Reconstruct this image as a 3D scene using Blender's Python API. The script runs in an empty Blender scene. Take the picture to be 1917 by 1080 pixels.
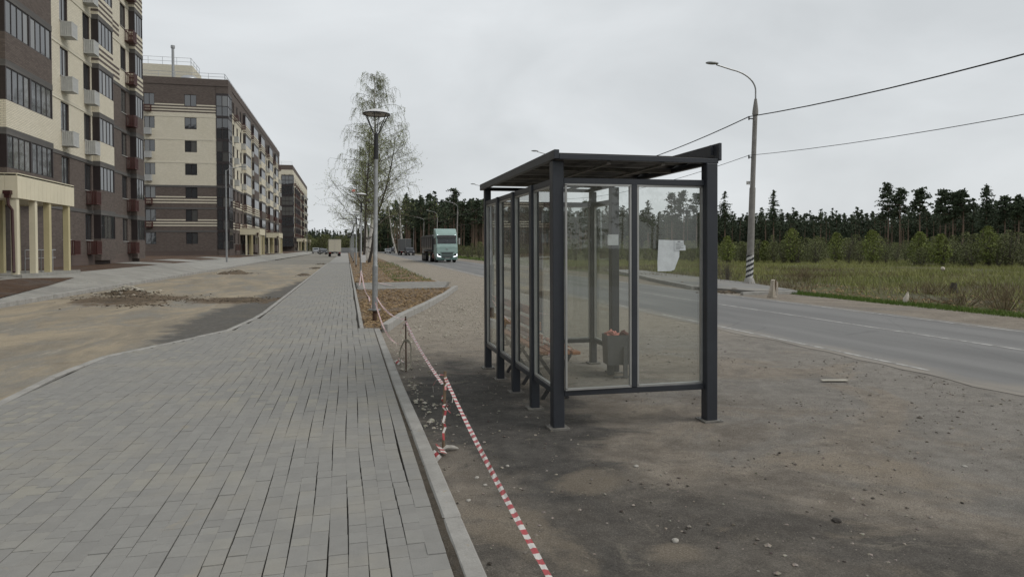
import bpy, bmesh, math, random
import numpy as np
from mathutils import Matrix, Vector
random.seed(7); np.random.seed(7)
R = math.radians
sc = bpy.context.scene
C = sc.collection

# ------------------------------------------------------------------ camera
F, PX, PY, H = 1270.0, 958.5, 485.0, 1.6
YAW = math.atan((958.5 - 650) / F)
cam_d = bpy.data.cameras.new('camera'); cam = bpy.data.objects.new('camera', cam_d); C.objects.link(cam)
cam_d.sensor_width = 36; cam_d.lens = F / 1917 * 36; cam_d.shift_y = -55 / 1917
cam_d.clip_start = 0.05; cam_d.clip_end = 6000
cam.matrix_world = (Matrix.Translation((0, 0, H)) @ Matrix.Rotation(-YAW, 4, 'Z')
                    @ Matrix.Rotation(R(90 - 1.0), 4, 'X') @ Matrix.Rotation(R(-0.25), 4, 'Z'))
sc.camera = cam

# ------------------------------------------------------------------ sky and sun
SUN_EL, SUN_AZ = 46, 118
w = bpy.data.worlds.new('World'); sc.world = w; w.use_nodes = True
nt = w.node_tree; nt.nodes.clear()
out = nt.nodes.new('ShaderNodeOutputWorld'); bg = nt.nodes.new('ShaderNodeBackground')
bg.inputs['Strength'].default_value = 0.1
sky = nt.nodes.new('ShaderNodeTexSky'); sky.sky_type = 'NISHITA'; sky.sun_disc = False
sky.sun_elevation = R(SUN_EL); sky.sun_rotation = R(SUN_AZ); sky.dust_density = 3
tc = nt.nodes.new('ShaderNodeTexCoord'); mp = nt.nodes.new('ShaderNodeMapping')
mp.inputs['Scale'].default_value = (1.2, 1.2, 2.6)
nz = nt.nodes.new('ShaderNodeTexNoise'); nz.inputs['Scale'].default_value = 2.1
nz.inputs['Detail'].default_value = 6; nz.inputs['Roughness'].default_value = 0.5; nz.inputs['Distortion'].default_value = 0.4
cr = nt.nodes.new('ShaderNodeValToRGB')
cr.color_ramp.elements[0].position = 0.30; cr.color_ramp.elements[0].color = (5.6, 5.85, 6.0, 1)
cr.color_ramp.elements[1].position = 0.72; cr.color_ramp.elements[1].color = (7.25, 7.52, 7.7, 1)
mx = nt.nodes.new('ShaderNodeMixRGB'); mx.inputs['Fac'].default_value = 0.95
L = nt.links.new
L(tc.outputs['Generated'], mp.inputs['Vector']); L(mp.outputs[0], nz.inputs['Vector']); L(nz.outputs['Fac'], cr.inputs[0])
L(sky.outputs[0], mx.inputs[1]); L(cr.outputs[0], mx.inputs[2]); L(mx.outputs[0], bg.inputs['Color']); L(bg.outputs[0], out.inputs[0])
sd = bpy.data.lights.new('sun', 'SUN'); sd.energy = 1.35; sd.angle = R(32); sd.color = (1, .95, .88)
so = bpy.data.objects.new('sun', sd); C.objects.link(so)
a = R(SUN_AZ); e = R(SUN_EL)
sdir = Vector((math.sin(a) * math.cos(e), math.cos(a) * math.cos(e), math.sin(e)))
so.rotation_euler = sdir.to_track_quat('Z', 'Y').to_euler()
sc.view_settings.view_transform = 'Standard'; sc.view_settings.look = 'None'
sc.view_settings.exposure = 0.16
sc.view_settings.gamma = 1.0; sc.view_settings.use_curve_mapping = False
sc.cycles.max_bounces = 8; sc.cycles.transparent_max_bounces = 24; sc.cycles.use_denoising = True
sc.cycles.sample_clamp_indirect = 4

# ------------------------------------------------------------------ material helper
def lin(r, g, b):
    f = lambda c: (c / 255 / 12.92) if c / 255 <= 0.04045 else ((c / 255 + 0.055) / 1.055) ** 2.4
    return (f(r), f(g), f(b))
class NT:
    def __init__(s, name):
        s.m = bpy.data.materials.new(name); s.m.use_nodes = True; s.t = s.m.node_tree
        s.b = s.t.nodes['Principled BSDF']; s.o = s.t.nodes['Material Output']
    def n(s, k, **kw):
        q = s.t.nodes.new(k)
        for a_, v in kw.items(): setattr(q, a_, v)
        return q
    def put(s, sock, v):
        if isinstance(v, bpy.types.NodeSocket): s.t.links.new(v, sock)
        elif isinstance(v, (tuple, list)):
            sock.default_value = tuple(v) + ((1,) if len(v) == 3 and sock.type == 'RGBA' else ())
        else: sock.default_value = v
    def pos(s): return s.n('ShaderNodeNewGeometry').outputs['Position']
    def objc(s): return s.n('ShaderNodeTexCoord').outputs['Object']
    def scl(s, vec, sx, sy, sz, off=(0, 0, 0)):
        q = s.n('ShaderNodeMapping'); s.put(q.inputs['Vector'], vec); q.inputs['Scale'].default_value = (sx, sy, sz)
        q.inputs['Location'].default_value = off; return q.outputs[0]
    def noise(s, vec, scale, detail=5, rough=.55, dist=0., col=False):
        q = s.n('ShaderNodeTexNoise'); s.put(q.inputs['Vector'], vec); q.inputs['Scale'].default_value = scale
        q.inputs['Detail'].default_value = detail; q.inputs['Roughness'].default_value = rough; q.inputs['Distortion'].default_value = dist
        return q.outputs['Color' if col else 'Fac']
    def vor(s, vec, scale, feature='F1', out='Distance'):
        q = s.n('ShaderNodeTexVoronoi', feature=feature); s.put(q.inputs['Vector'], vec); q.inputs['Scale'].default_value = scale
        return q.outputs[out]
    def math(s, op, a_, b_=0., clamp=False):
        q = s.n('ShaderNodeMath', operation=op, use_clamp=clamp); s.put(q.inputs[0], a_); s.put(q.inputs[1], b_); return q.outputs[0]
    def ss(s, v, lo, hi):
        q = s.n('ShaderNodeMapRange', interpolation_type='SMOOTHSTEP'); s.put(q.inputs['Value'], v)
        s.put(q.inputs['From Min'], lo); s.put(q.inputs['From Max'], hi); return q.outputs[0]
    def mix(s, f, a_, b_, mode='MIX'):
        q = s.n('ShaderNodeMixRGB', blend_type=mode); s.put(q.inputs[0], f); s.put(q.inputs[1], a_); s.put(q.inputs[2], b_); return q.outputs[0]
    def sep(s, v):
        q = s.n('ShaderNodeSeparateXYZ'); s.put(q.inputs[0], v); return q.outputs
    def attr(s, name):
        q = s.n('ShaderNodeAttribute', attribute_name=name); return q
    def bump(s, h, dist=.01, strength=1.0):
        q = s.n('ShaderNodeBump'); s.put(q.inputs['Height'], h); q.inputs['Distance'].default_value = dist; q.inputs['Strength'].default_value = strength
        s.t.links.new(q.outputs[0], s.b.inputs['Normal'])
    def done(s, col, rough=.8, metal=0., spec=.5):
        s.put(s.b.inputs['Base Color'], col); s.put(s.b.inputs['Roughness'], rough); s.put(s.b.inputs['Metallic'], metal)
        s.put(s.b.inputs['Specular IOR Level'], spec); return s.m
M = {}
def simple(name, c, rough=.6, metal=0., var=.18, scale=6., bump=0., spec=.5, c2=None, obj=True):
    q = NT(name); v = q.objc() if obj else q.pos()
    f = q.noise(v, scale, 6, .6)
    f2 = q.noise(v, scale * 9, 4, .6)
    c2 = c2 or tuple(x * (1 - var * 2) for x in c)
    k = q.ss(q.math('ADD', q.math('MULTIPLY', f, .7), q.math('MULTIPLY', f2, .3)), .32, .68)
    colr = q.mix(k, c2, c)
    if bump: q.bump(f2, bump)
    M[name] = q.done(colr, rough, metal, spec); return M[name]

# ------------------------------------------------------------------ mesh helper
class MB:
    def __init__(s): s.v = []; s.f = []; s.mi = []
    def add(s, vs, fs, mi=0):
        o = len(s.v); s.v += [tuple(p) for p in vs]; s.f += [tuple(i + o for i in q) for q in fs]; s.mi += [mi] * len(fs)
    def quad(s, a_, b_, c_, d_, mi=0): s.add([a_, b_, c_, d_], [(0, 1, 2, 3)], mi)
    def box(s, x0, x1, y0, y1, z0, z1, mi=0, T=None):
        vs = [(x0, y0, z0), (x1, y0, z0), (x1, y1, z0), (x0, y1, z0), (x0, y0, z1), (x1, y0, z1), (x1, y1, z1), (x0, y1, z1)]
        if T is not None: vs = [tuple(T @ Vector(p)) for p in vs]
        s.add(vs, [(0, 3, 2, 1), (4, 5, 6, 7), (0, 1, 5, 4), (1, 2, 6, 5), (2, 3, 7, 6), (3, 0, 4, 7)], mi); return s
    def bar(s, p, q, w_, h_=None, mi=0):
        p = Vector(p); q = Vector(q); h_ = h_ or w_; d = (q - p); l = d.length; d.normalize()
        up = Vector((0, 0, 1)) if abs(d.z) < .95 else Vector((0, 1, 0))
        sx = d.cross(up).normalized(); u = sx.cross(d).normalized()
        vs = []
        for base in (p, q):
            for i, j in ((-1, -1), (1, -1), (1, 1), (-1, 1)): vs.append(base + sx * (i * w_ / 2) + u * (j * h_ / 2))
        s.add(vs, [(0, 1, 2, 3), (7, 6, 5, 4), (0, 4, 5, 1), (1, 5, 6, 2), (2, 6, 7, 3), (3, 7, 4, 0)], mi); return s
    def tube(s, pts, rad, n=8, mi=0, cap=True):
        pts = [Vector(p) for p in pts]; m = len(pts)
        if not isinstance(rad, (list, tuple)): rad = [rad] * m
        vs = []
        pu = None
        for i, p in enumerate(pts):
            d = (pts[min(i + 1, m - 1)] - pts[max(i - 1, 0)]).normalized()
            if pu is None: pu = Vector((0, 0, 1)) if abs(d.z) < .9 else Vector((1, 0, 0))
            sx = d.cross(pu).normalized(); u = sx.cross(d).normalized(); pu = u
            for k in range(n):
                t = 2 * math.pi * k / n; vs.append(p + (sx * math.cos(t) + u * math.sin(t)) * rad[i])
        fs = []
        for i in range(m - 1):
            for k in range(n): fs.append((i * n + k, i * n + (k + 1) % n, (i + 1) * n + (k + 1) % n, (i + 1) * n + k))
        if cap: fs += [tuple(range(n))[::-1], tuple((m - 1) * n + k for k in range(n))]
        s.add(vs, fs, mi); return s
    def lathe(s, prof, n=16, c=(0, 0), mi=0):
        return s.tube_prof(prof, n, c, mi)
    def tube_prof(s, prof, n, c, mi):
        vs = []; fs = []
        for (r_, z) in prof:
            for k in range(n):
                t = 2 * math.pi * k / n; vs.append((c[0] + r_ * math.cos(t), c[1] + r_ * math.sin(t), z))
        for i in range(len(prof) - 1):
            for k in range(n): fs.append((i * n + k, i * n + (k + 1) % n, (i + 1) * n + (k + 1) % n, (i + 1) * n + k))
        s.add(vs, fs, mi); return s
    def prism(s, poly, z0, z1, mi=0):
        n = len(poly)
        s.add([(x, y, z0) for x, y in poly] + [(x, y, z1) for x, y in poly],
              [tuple(range(n))[::-1], tuple(range(n, 2 * n))] + [(i, (i + 1) % n, n + (i + 1) % n, n + i) for i in range(n)], mi); return s
    def extr(s, prof, x0, x1, mi=0):     # profile in (y,z) extruded along x
        n = len(prof)
        s.add([(x0, y, z) for y, z in prof] + [(x1, y, z) for y, z in prof],
              [tuple(range(n)), tuple(range(n, 2 * n))[::-1]] + [(i, n + i, n + (i + 1) % n, (i + 1) % n) for i in range(n)], mi); return s
def mesh(name, mb, mats, smooth=False, bevel=0):
    me = bpy.data.meshes.new(name)
    me.from_pydata(mb.v, [], mb.f)
    mats = mats if isinstance(mats, (list, tuple)) else [mats]
    for m_ in mats: me.materials.append(m_)
    me.polygons.foreach_set('material_index', mb.mi)
    bm = bmesh.new(); bm.from_mesh(me)
    if bevel:
        bmesh.ops.bevel(bm, geom=[ed for ed in bm.edges if ed.is_manifold and ed.calc_face_angle(0) > .5], offset=bevel, segments=1, affect='EDGES', clamp_overlap=True)
    bmesh.ops.recalc_face_normals(bm, faces=bm.faces); bm.to_mesh(me); bm.free()
    if smooth:
        me.polygons.foreach_set('use_smooth', [True] * len(me.polygons))
        me.set_sharp_from_angle(angle=R(40))
    me.update(); return me
def npmesh(name, V, Fc, mat, tint=None, k=3):
    """V (n,3), Fc (m,k) arrays; tint per face"""
    me = bpy.data.meshes.new(name); n, m_ = len(V), len(Fc)
    me.vertices.add(n); me.vertices.foreach_set('co', np.asarray(V, dtype=np.float32).ravel())
    me.loops.add(m_ * k); me.loops.foreach_set('vertex_index', np.asarray(Fc, dtype=np.int32).ravel())
    me.polygons.add(m_); me.polygons.foreach_set('loop_start', np.arange(0, m_ * k, k, dtype=np.int32))
    mats = mat if isinstance(mat, (list, tuple)) else [mat]
    for q in mats: me.materials.append(q)
    me.update(calc_edges=True)
    if tint is not None:
        at = me.attributes.new('tint', 'FLOAT', 'FACE'); at.data.foreach_set('value', np.asarray(tint, dtype=np.float32))
    me.validate(); me.shade_flat(); return me
def link(name, me, parent=None, loc=(0, 0, 0), rot=(0, 0, 0), kind=None):
    o = bpy.data.objects.new(name, me); C.objects.link(o); o.location = loc; o.rotation_euler = rot
    if parent: o.parent = parent
    if kind: o['kind'] = kind
    return o
def part(name, mb, mats, parent, off=(0, 0, 0), smooth=False, bevel=0, kind=None, label=None):
    """off: subtract this from the vertices (world -> local of the thing)"""
    if off != (0, 0, 0):
        mb.v = [(x - off[0], y - off[1], z - off[2]) for x, y, z in mb.v]
    o = link(name, mesh(name, mb, mats, smooth, bevel), parent, kind=kind)
    if label: o['label'] = label
    return o
def struct(name, mb, mats, smooth=False): return link(name, mesh(name, mb, mats, smooth), kind='structure')
_U = {}
def unit(name, x0, x1, y0, y1, z0, z1, mat, parent, off=(0, 0, 0)):
    k = (name, mat)
    if k not in _U: u_ = MB(); u_.box(0, 1, 0, 1, 0, 1); _U[k] = mesh(name, u_, M[mat])
    o = link(name, _U[k], parent, (x0 - off[0], y0 - off[1], z0 - off[2])); o.scale = (x1 - x0, y1 - y0, z1 - z0); return o
def thing(name, label, cat, loc=(0, 0, 0), rz=0, group=None):
    o = bpy.data.objects.new(name, None); C.objects.link(o); o.location = loc; o.rotation_euler = (0, 0, rz)
    o.empty_display_size = .2
    return tag(o, label, cat, group)
def tag(o, label, cat, group=None):
    o['label'] = label; o['category'] = cat
    if group: o['group'] = group
    return o
def kids(o, _c={}): return [q for q in o.children]
def dup(root, loc, rz=None, label=None, scale=None):
    def cp(o, parent):
        c = o.copy(); C.objects.link(c)
        if parent: c.parent = parent
        for ch in o.children: cp(ch, c)
        return c
    r_ = cp(root, None); r_.location = loc
    if rz is not None: r_.rotation_euler = (0, 0, rz)
    if scale is not None: r_.scale = (scale,) * 3
    if label: r_['label'] = label
    return r_
def ray(px, py):
    d = cam.matrix_world.to_3x3() @ Vector(((px - PX) / F, -(py - PY) / F, -1)); return d
def grd(px, py, z):
    d = ray(px, py); t = (z - H) / d.z; return d.x * t, d.y * t
def smoothstep(a_, b_, x): t = max(0, min(1, (x - a_) / (b_ - a_))); return t * t * (3 - 2 * t)
def bend(Y): return max(0., .018 * (Y - 38))
LOT = -0.10
# ------------------------------------------------------------------ materials
def m_paver():
    q = NT('paver_concrete'); p = q.pos(); t = q.attr('tint').outputs['Fac']
    f = q.noise(p, 1.1, 5, .6); g_ = q.noise(p, 90, 3, .7); h_ = q.noise(p, 9, 5, .65)
    c = q.mix(t, (.238, .234, .222), (.264, .260, .246))
    c = q.mix(q.math('MULTIPLY', q.ss(f, .45, .72), .6), c, (.31, .29, .245))                        # dry dust film
    c = q.mix(q.math('MULTIPLY', q.ss(q.noise(p, .9, 6, .7, 1.), .62, .74), .5), c, (.36, .30, .20))
    c = q.mix(q.math('MULTIPLY', q.ss(t, .72, .9), q.math('MULTIPLY', q.ss(q.noise(p, .5, 3, .6), .45, .6), .4)), c, (.32, .30, .24))
    c = q.mix(.22, c, q.mix(g_, (.08, .08, .08), (.5, .5, .48)), 'OVERLAY')
    c = q.mix(.35, c, q.mix(h_, (.25, .25, .25), (.7, .7, .7)), 'OVERLAY')
    q.bump(g_, .0015); M['paver'] = q.done(c, .85, 0, .35)
m_paver()
def m_kerb():
    q = NT('kerb_concrete'); p = q.pos()
    f = q.noise(p, 3, 6, .65); g_ = q.noise(p, 60, 4, .7)
    c = q.mix(q.ss(f, .3, .7), (.255, .248, .232), (.345, .338, .318))
    c = q.mix(q.ss(q.noise(p, 11, 5, .7), .6, .75), c, (.30, .26, .20))
    c = q.mix(.3, c, q.mix(g_, (.15, .15, .15), (.8, .8, .8)), 'OVERLAY'); q.bump(g_, .003); M['kerb'] = q.done(c, .9, 0, .3)
m_kerb()
def m_lot():
    q = NT('dusty_lot'); p = q.pos(); x, y, z = q.sep(p)
    n1 = q.noise(p, .42, 9, .66, .9); n2 = q.noise(q.scl(p, .7, 1, 1, (5, 2, 0)), 1.1, 9, .68, .6); n3 = q.ss(q.noise(p, 5, 9, .7), .3, .7)
    fine = q.ss(q.noise(p, 85, 4, .85), .3, .7)
    sand = q.mix(n3, (.190, .163, .132), (.275, .243, .202)); grey = q.mix(n3, (.182, .167, .147), (.255, .238, .212)); brown = q.mix(n3, (.140, .122, .102), (.205, .182, .154)); dark = q.mix(n3, (.048, .046, .043), (.098, .092, .084))
    c = q.mix(q.ss(q.math('ADD', n1, q.math('MULTIPLY', q.math('SUBTRACT', x, 4.2), .045)), .46, .56), sand, grey)
    c = q.mix(q.math('MULTIPLY', q.ss(n2, .47, .58), q.ss(x, 5.6, 3.2)), c, brown)
    c = q.mix(q.math('MULTIPLY', q.ss(q.noise(q.scl(p, 1, 1, 1, (9, 4, 0)), .9, 8, .66, .7), .53, .66), .42), c, (.115, .110, .102))
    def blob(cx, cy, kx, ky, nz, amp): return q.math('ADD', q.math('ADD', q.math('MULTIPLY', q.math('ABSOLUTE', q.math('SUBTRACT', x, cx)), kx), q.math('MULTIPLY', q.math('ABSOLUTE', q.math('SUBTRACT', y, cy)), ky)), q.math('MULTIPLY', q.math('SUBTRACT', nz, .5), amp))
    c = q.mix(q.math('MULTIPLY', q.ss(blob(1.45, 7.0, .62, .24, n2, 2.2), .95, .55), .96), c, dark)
    c = q.mix(q.math('MULTIPLY', q.ss(blob(1.6, 3.0, .40, .38, n1, 3.4), .98, .45), .62), c, dark)
    for (cx, cy, r_) in BLOBS:
        d_ = q.math('ADD', q.math('SQRT', q.math('ADD', q.math('POWER', q.math('SUBTRACT', x, cx), 2.), q.math('POWER', q.math('SUBTRACT', y, cy), 2.))), q.math('MULTIPLY', q.math('SUBTRACT', n2, .5), r_ * 6.5))
        c = q.mix(q.math('MULTIPLY', q.ss(d_, r_, r_ * .1), .55), c, (.25, .21, .16))
    c = q.mix(q.math('MULTIPLY', q.ss(q.noise(p, 1.7, 8, .72, 1.2), .56, .70), .5), c, (.285, .255, .205))
    c = q.mix(q.ss(y, 10, 14), c, q.mix(n3, (.215, .188, .152), (.30, .268, .222)))
    c = q.mix(.42, c, q.mix(fine, (.08, .08, .08), (.88, .88, .88)), 'OVERLAY')
    for sc_, th, st_ in ((70, .17, .6), (28, .11, .75)):
        c = q.mix(q.math('MULTIPLY', q.ss(q.vor(p, sc_), th, th * .6), st_), c, q.mix(q.sep(q.vor(p, sc_, out='Color'))[0], (.05, .042, .036), (.40, .365, .31)))
    q.bump(q.math('ADD', q.math('MULTIPLY', q.noise(p, 3, 6, .6), 1.2), q.math('MULTIPLY', fine, .3)), .014); M['lot'] = q.done(c, .92, 0, .25)
BLOBS = [(*grd(px_, py_, LOT), r_) for px_, py_, r_ in ((962, 985, .42), (1262, 1016, .16), (1352, 985, .16), (1300, 960, .3), (1530, 870, .35), (1650, 1010, .4), (1100, 905, .3), (1700, 880, .25))]
m_lot()
def m_asphalt(name, c1, c2, dust=0., road=False):
    q = NT(name); p = q.pos(); n1 = q.noise(q.scl(p, 1, .12, 1), 1.2, 6, .6); g_ = q.noise(p, 100, 3, .8)
    c = q.mix(q.ss(n1, .3, .7), c1, c2)
    c = q.mix(.35, c, q.mix(g_, (.1, .1, .1), (.9, .9, .9)), 'OVERLAY')
    if dust: c = q.mix(q.math('MULTIPLY', q.ss(q.noise(q.scl(p, 1, .3, 1), .6, 7, .65), .45, .62), dust), c, (.27, .24, .19))
    if road:
        x, y, z = q.sep(p); e_ = q.math('SUBTRACT', x, q.math('MAXIMUM', 0., q.math('MULTIPLY', q.math('SUBTRACT', y, 38.), .018)))
        nn = q.math('MULTIPLY', q.math('SUBTRACT', q.noise(p, .9, 7, .7), .5), 1.6); near = q.ss(q.math('ADD', e_, nn), 8.15, 7.35); far_ = q.ss(q.math('ADD', e_, nn), 12.6, 13.3)
        c = q.mix(q.math('MULTIPLY', q.math('MAXIMUM', near, far_), .8), c, (.24, .215, .18))
        wt = q.math('ABSOLUTE', q.math('SUBTRACT', q.math('ABSOLUTE', q.math('SUBTRACT', q.math('ABSOLUTE', q.math('SUBTRACT', e_, 10.6)), 1.5)), .8)); c = q.mix(q.math('MULTIPLY', q.ss(wt, .45, .1), .22), c, (.09, .089, .087))
        ck = q.vor(q.scl(q.mix(.12, p, q.noise(p, 1.5, 4, .6, col=True), 'ADD'), 1, .35, 1), .55, 'DISTANCE_TO_EDGE'); c = q.mix(q.math('MULTIPLY', q.ss(ck, .007, .002), .3), c, (.07, .07, .07))
    q.bump(g_, .003); M[name] = q.done(c, .75, 0, .4)
m_asphalt('asphalt_road', (.125, .124, .121), (.175, .173, .168), .0, True)
m_asphalt('asphalt_far_walk', (.15, .148, .142), (.21, .205, .195), .4)
def m_leftroad():
    q = NT('sandy_side_road'); p = q.pos(); x, y, z = q.sep(p)
    n1 = q.noise(q.scl(p, 1, .30, 1), .75, 9, .68, .8); n2 = q.noise(q.scl(p, 1, .5, 1), 7, 7, .72); g_ = q.noise(p, 60, 3, .8)
    c = q.mix(q.ss(n1, .36, .64), (.22, .195, .155), (.33, .28, .205))
    c = q.mix(q.math('MULTIPLY', q.ss(q.noise(q.scl(p, .9, .35, 1, (3, 7, 0)), .9, 8, .7, .6), .48, .60), .8), c, (.215, .205, .182))
    c = q.mix(q.math('MULTIPLY', q.ss(q.noise(q.scl(p, 1.3, .3, 1, (8, 1, 0)), 1.7, 8, .75, .8), .56, .68), .6), c, (.37, .335, .27))
    # bare dark asphalt along the sidewalk edge in the bay, exposed further off
    e = q.math('ADD', x, q.math('MULTIPLY', q.math('SUBTRACT', q.noise(p, 1.4, 5, .6), .5), 1.6))
    lim = q.math('MAXIMUM', q.math('ADD', -3.75, q.math('MULTIPLY', q.math('ABSOLUTE', q.math('SUBTRACT', y, 17.0)), .062)), q.math('SUBTRACT', -3.6, q.math('MULTIPLY', q.math('SUBTRACT', y, 12.3), 1.)))
    k = q.ss(q.math('SUBTRACT', e, lim), -.15, .35)
    c = q.mix(q.math('MULTIPLY', k, .9), c, q.mix(n2, (.065, .063, .06), (.12, .117, .11)))
    nb = q.math('MULTIPLY', q.math('SUBTRACT', q.noise(q.scl(p, 1, .6, 1, (1, 8, 0)), 1.1, 8, .7, .7), .5), 3.2); m_ = 1.
    def el(cx, cy, rx, ry): return q.ss(q.math('ADD', q.math('SQRT', q.math('ADD', q.math('POWER', q.math('DIVIDE', q.math('SUBTRACT', x, cx), rx), 2.), q.math('POWER', q.math('DIVIDE', q.math('SUBTRACT', y, cy), ry), 2.))), nb), 1.15, .75)
    band = q.math('MAXIMUM', el(-6.9, 24.4, 1.7, 2.3), el(-3.6, 23.6, 1.6, 1.2))
    c = q.mix(q.math('MULTIPLY', q.math('MULTIPLY', m_, band), .92), c, q.mix(n2, (.06, .045, .03), (.17, .125, .085)))
    c = q.mix(q.math('MULTIPLY', q.ss(q.noise(q.scl(p, .5, 1.6, 1, (4, 4, 0)), 1.6, 6, .7, .5), .56, .7), .6), c, (.20, .165, .12))
    c = q.mix(q.ss(y, 45, 90), c, q.mix(n1, (.20, .19, .17), (.27, .255, .22)))
    c = q.mix(.35, c, q.mix(n2, (.2, .2, .2), (.8, .8, .8)), 'OVERLAY')
    c = q.mix(.35, c, q.mix(g_, (.15, .15, .15), (.85, .85, .85)), 'OVERLAY')
    q.bump(n2, .03); M['leftroad'] = q.done(c, .93, 0, .2)
m_leftroad()
def m_soil(name, c1, c2, c3, sc_=3.):
    q = NT(name); p = q.pos(); n1 = q.noise(p, sc_, 8, .7, .5); n2 = q.noise(p, sc_ * 9, 5, .75); g_ = q.noise(p, 70, 3, .8)
    c = q.mix(q.ss(n1, .35, .65), c1, c2); c = q.mix(q.math('MULTIPLY', q.ss(q.noise(p, sc_ * .3, 5, .7, 1.), .5, .62), .6), c, tuple(k * .55 + .07 for k in c1)); c = q.mix(q.ss(n2, .52, .68), c, c3)
    c = q.mix(.4, c, q.mix(g_, (.1, .1, .1), (.9, .9, .9)), 'OVERLAY')
    q.bump(q.math('ADD', n1, n2), .05); M[name] = q.done(c, .95, 0, .15)
m_soil('verge_soil', (.115, .082, .055), (.255, .185, .120), (.36, .295, .215))
m_soil('dark_soil', (.07, .045, .032), (.115, .075, .052), (.15, .11, .08), 2)
m_soil('rubble_soil', (.09, .07, .05), (.17, .13, .09), (.26, .22, .17), 5)
m_soil('shoulder', (.19, .165, .135), (.255, .225, .185), (.30, .265, .225), 1.2)
m_soil('meadow_ground', (.075, .07, .035), (.095, .10, .04), (.13, .10, .065), .35)
m_soil('forest_floor', (.03, .035, .018), (.045, .05, .024), (.06, .05, .03), .3)
m_soil('light_paving', (.27, .265, .245), (.34, .335, .31), (.31, .29, .25), .8)
m_soil('sub_base', (.06, .055, .048), (.09, .08, .07), (.12, .105, .09), 8)
m_soil('joint_sand', (.11, .095, .075), (.17, .145, .115), (.24, .21, .17), 9)
def m_brick(name, c1, c2, mortar, w_=.26, h_=.077):
    q = NT(name); p = q.pos(); x, y, z = q.sep(p)
    cx = q.n('ShaderNodeCombineXYZ'); q.put(cx.inputs[0], q.math('ADD', x, y)); q.put(cx.inputs[1], z)
    b = q.n('ShaderNodeTexBrick'); q.t.links.new(cx.outputs[0], b.inputs['Vector'])
    b.inputs['Scale'].default_value = 1; b.inputs['Brick Width'].default_value = w_; b.inputs['Row Height'].default_value = h_
    b.inputs['Mortar Size'].default_value = .007; b.inputs['Color1'].default_value = (*c1, 1); b.inputs['Color2'].default_value = (*c2, 1)
    b.inputs['Mortar'].default_value = (*mortar, 1); b.inputs['Bias'].default_value = 0
    f = q.noise(p, .35, 6, .6); c = q.mix(.2, b.outputs['Color'], q.mix(f, (.25, .25, .25), (.75, .75, .75)), 'OVERLAY')
    st = q.noise(q.scl(p, 2.5, 2.5, .25), 1., 5, .6)
    c = q.mix(q.math('MULTIPLY', q.ss(st, .58, .75), .3), c, tuple(k * .72 for k in c1))
    q.bump(q.math('SUBTRACT', 1., b.outputs['Fac']), .008); M[name] = q.done(c, .85, 0, .3)
m_brick('cream_brick', (.70, .655, .535), (.63, .59, .475), (.32, .295, .24))
m_brick('brown_brick', (.100, .080, .070), (.140, .114, .100), (.09, .08, .074))
simple('cream_band', (.70, .66, .54), .85, scale=1.5)
simple('grey_beam', (.12, .115, .11), .85, scale=1.5)
simple('frame_dark', (.03, .022, .022), .45)
simple('plinth', (.12, .09, .078), .8, scale=2)
simple('canopy_cream', (.66, .61, .46), .5, var=.06, scale=.8)
simple('post_yellow', (.50, .44, .26), .5, var=.06, scale=.8)
simple('pipe_red', (.05, .014, .012), .4)
simple('basket_white', (.47, .48, .47), .55, var=.1)
simple('basket_red', (.070, .022, .018), .5, var=.1)
simple('steel_rail', (.42, .43, .44), .35, .6, var=.05)
simple('roof_dark', (.05, .05, .052), .7)
simple('shelter_steel', (.030, .034, .042), .42, 0, var=.12, scale=3, spec=.5)
simple('shelter_roof', (.042, .043, .045), .5, .3, var=.15, scale=2)
simple('galvanised', (.36, .37, .375), .45, .55, var=.16, scale=8)
simple('base_plate', (.22, .21, .19), .7, .3, var=.25, scale=12)
simple('bead', (.40, .40, .385), .4, .4, var=.08)
simple('concrete_pole', (.26, .25, .235), .85, var=.14, scale=5, bump=.004)
simple('concrete_light', (.37, .36, .34), .85, var=.12, scale=6, bump=.004)
simple('white_paint', (.62, .62, .60), .6, var=.14, scale=10)
simple('black_paint', (.025, .026, .028), .5, var=.1)
simple('lamp_dark', (.028, .028, .03), .4, .2)
simple('lamp_white', (.6, .6, .6), .35, 0, var=.05)
simple('bench_wood', (.46, .18, .07), .5, var=.2, scale=7, spec=.4)
simple('stake_rust', (.12, .065, .04), .8, .2, var=.3, scale=20)
simple('stake_wood', (.24, .17, .11), .85, var=.25, scale=20)
simple('tape_red', (.38, .05, .055), .35, var=.12, scale=14)
simple('tape_white', (.56, .54, .51), .35, var=.06, scale=14)
simple('old_film', (.45, .42, .34), .45, var=.14, scale=14)
simple('pink_rag', (.62, .25, .20), .7, var=.2, scale=25)
simple('bin_grey', (.105, .108, .11), .5, 0, var=.1)
simple('tyre', (.018, .018, .018), .85)
simple('rim', (.25, .25, .25), .4, .6)
simple('chassis', (.03, .03, .032), .6)
simple('teal_paint', (.29, .41, .385), .3, 0, var=.06, scale=2, spec=.5)
simple('teal_dark', (.14, .23, .21), .35, 0, var=.08, scale=2)
simple('tipper_grey', (.045, .047, .06), .35, .2, var=.1)
simple('red_brown_paint', (.14, .045, .035), .6, var=.2)
simple('car_silver', (.33, .34, .35), .25, .3, var=.04)
simple('car_dark', (.03, .032, .037), .25, .1, var=.04)
simple('car_blue', (.05, .07, .11), .25, .1, var=.04)
simple('van_cream', (.52, .49, .40), .5, var=.08)
simple('tarp_grey', (.085, .09, .092), .6, var=.1)
simple('lamp_red', (.35, .02, .015), .3)
simple('stone_pale', (.42, .40, .36), .9, var=.2, scale=30, bump=.002)
simple('paper', (.62, .66, .67), .7, var=.1, scale=14)
simple('ink', (.05, .05, .06), .8)
simple('bag_plastic', (.44, .39, .32), .4, var=.14, scale=14)
simple('wire_black', (.012, .012, .013), .6)
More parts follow.
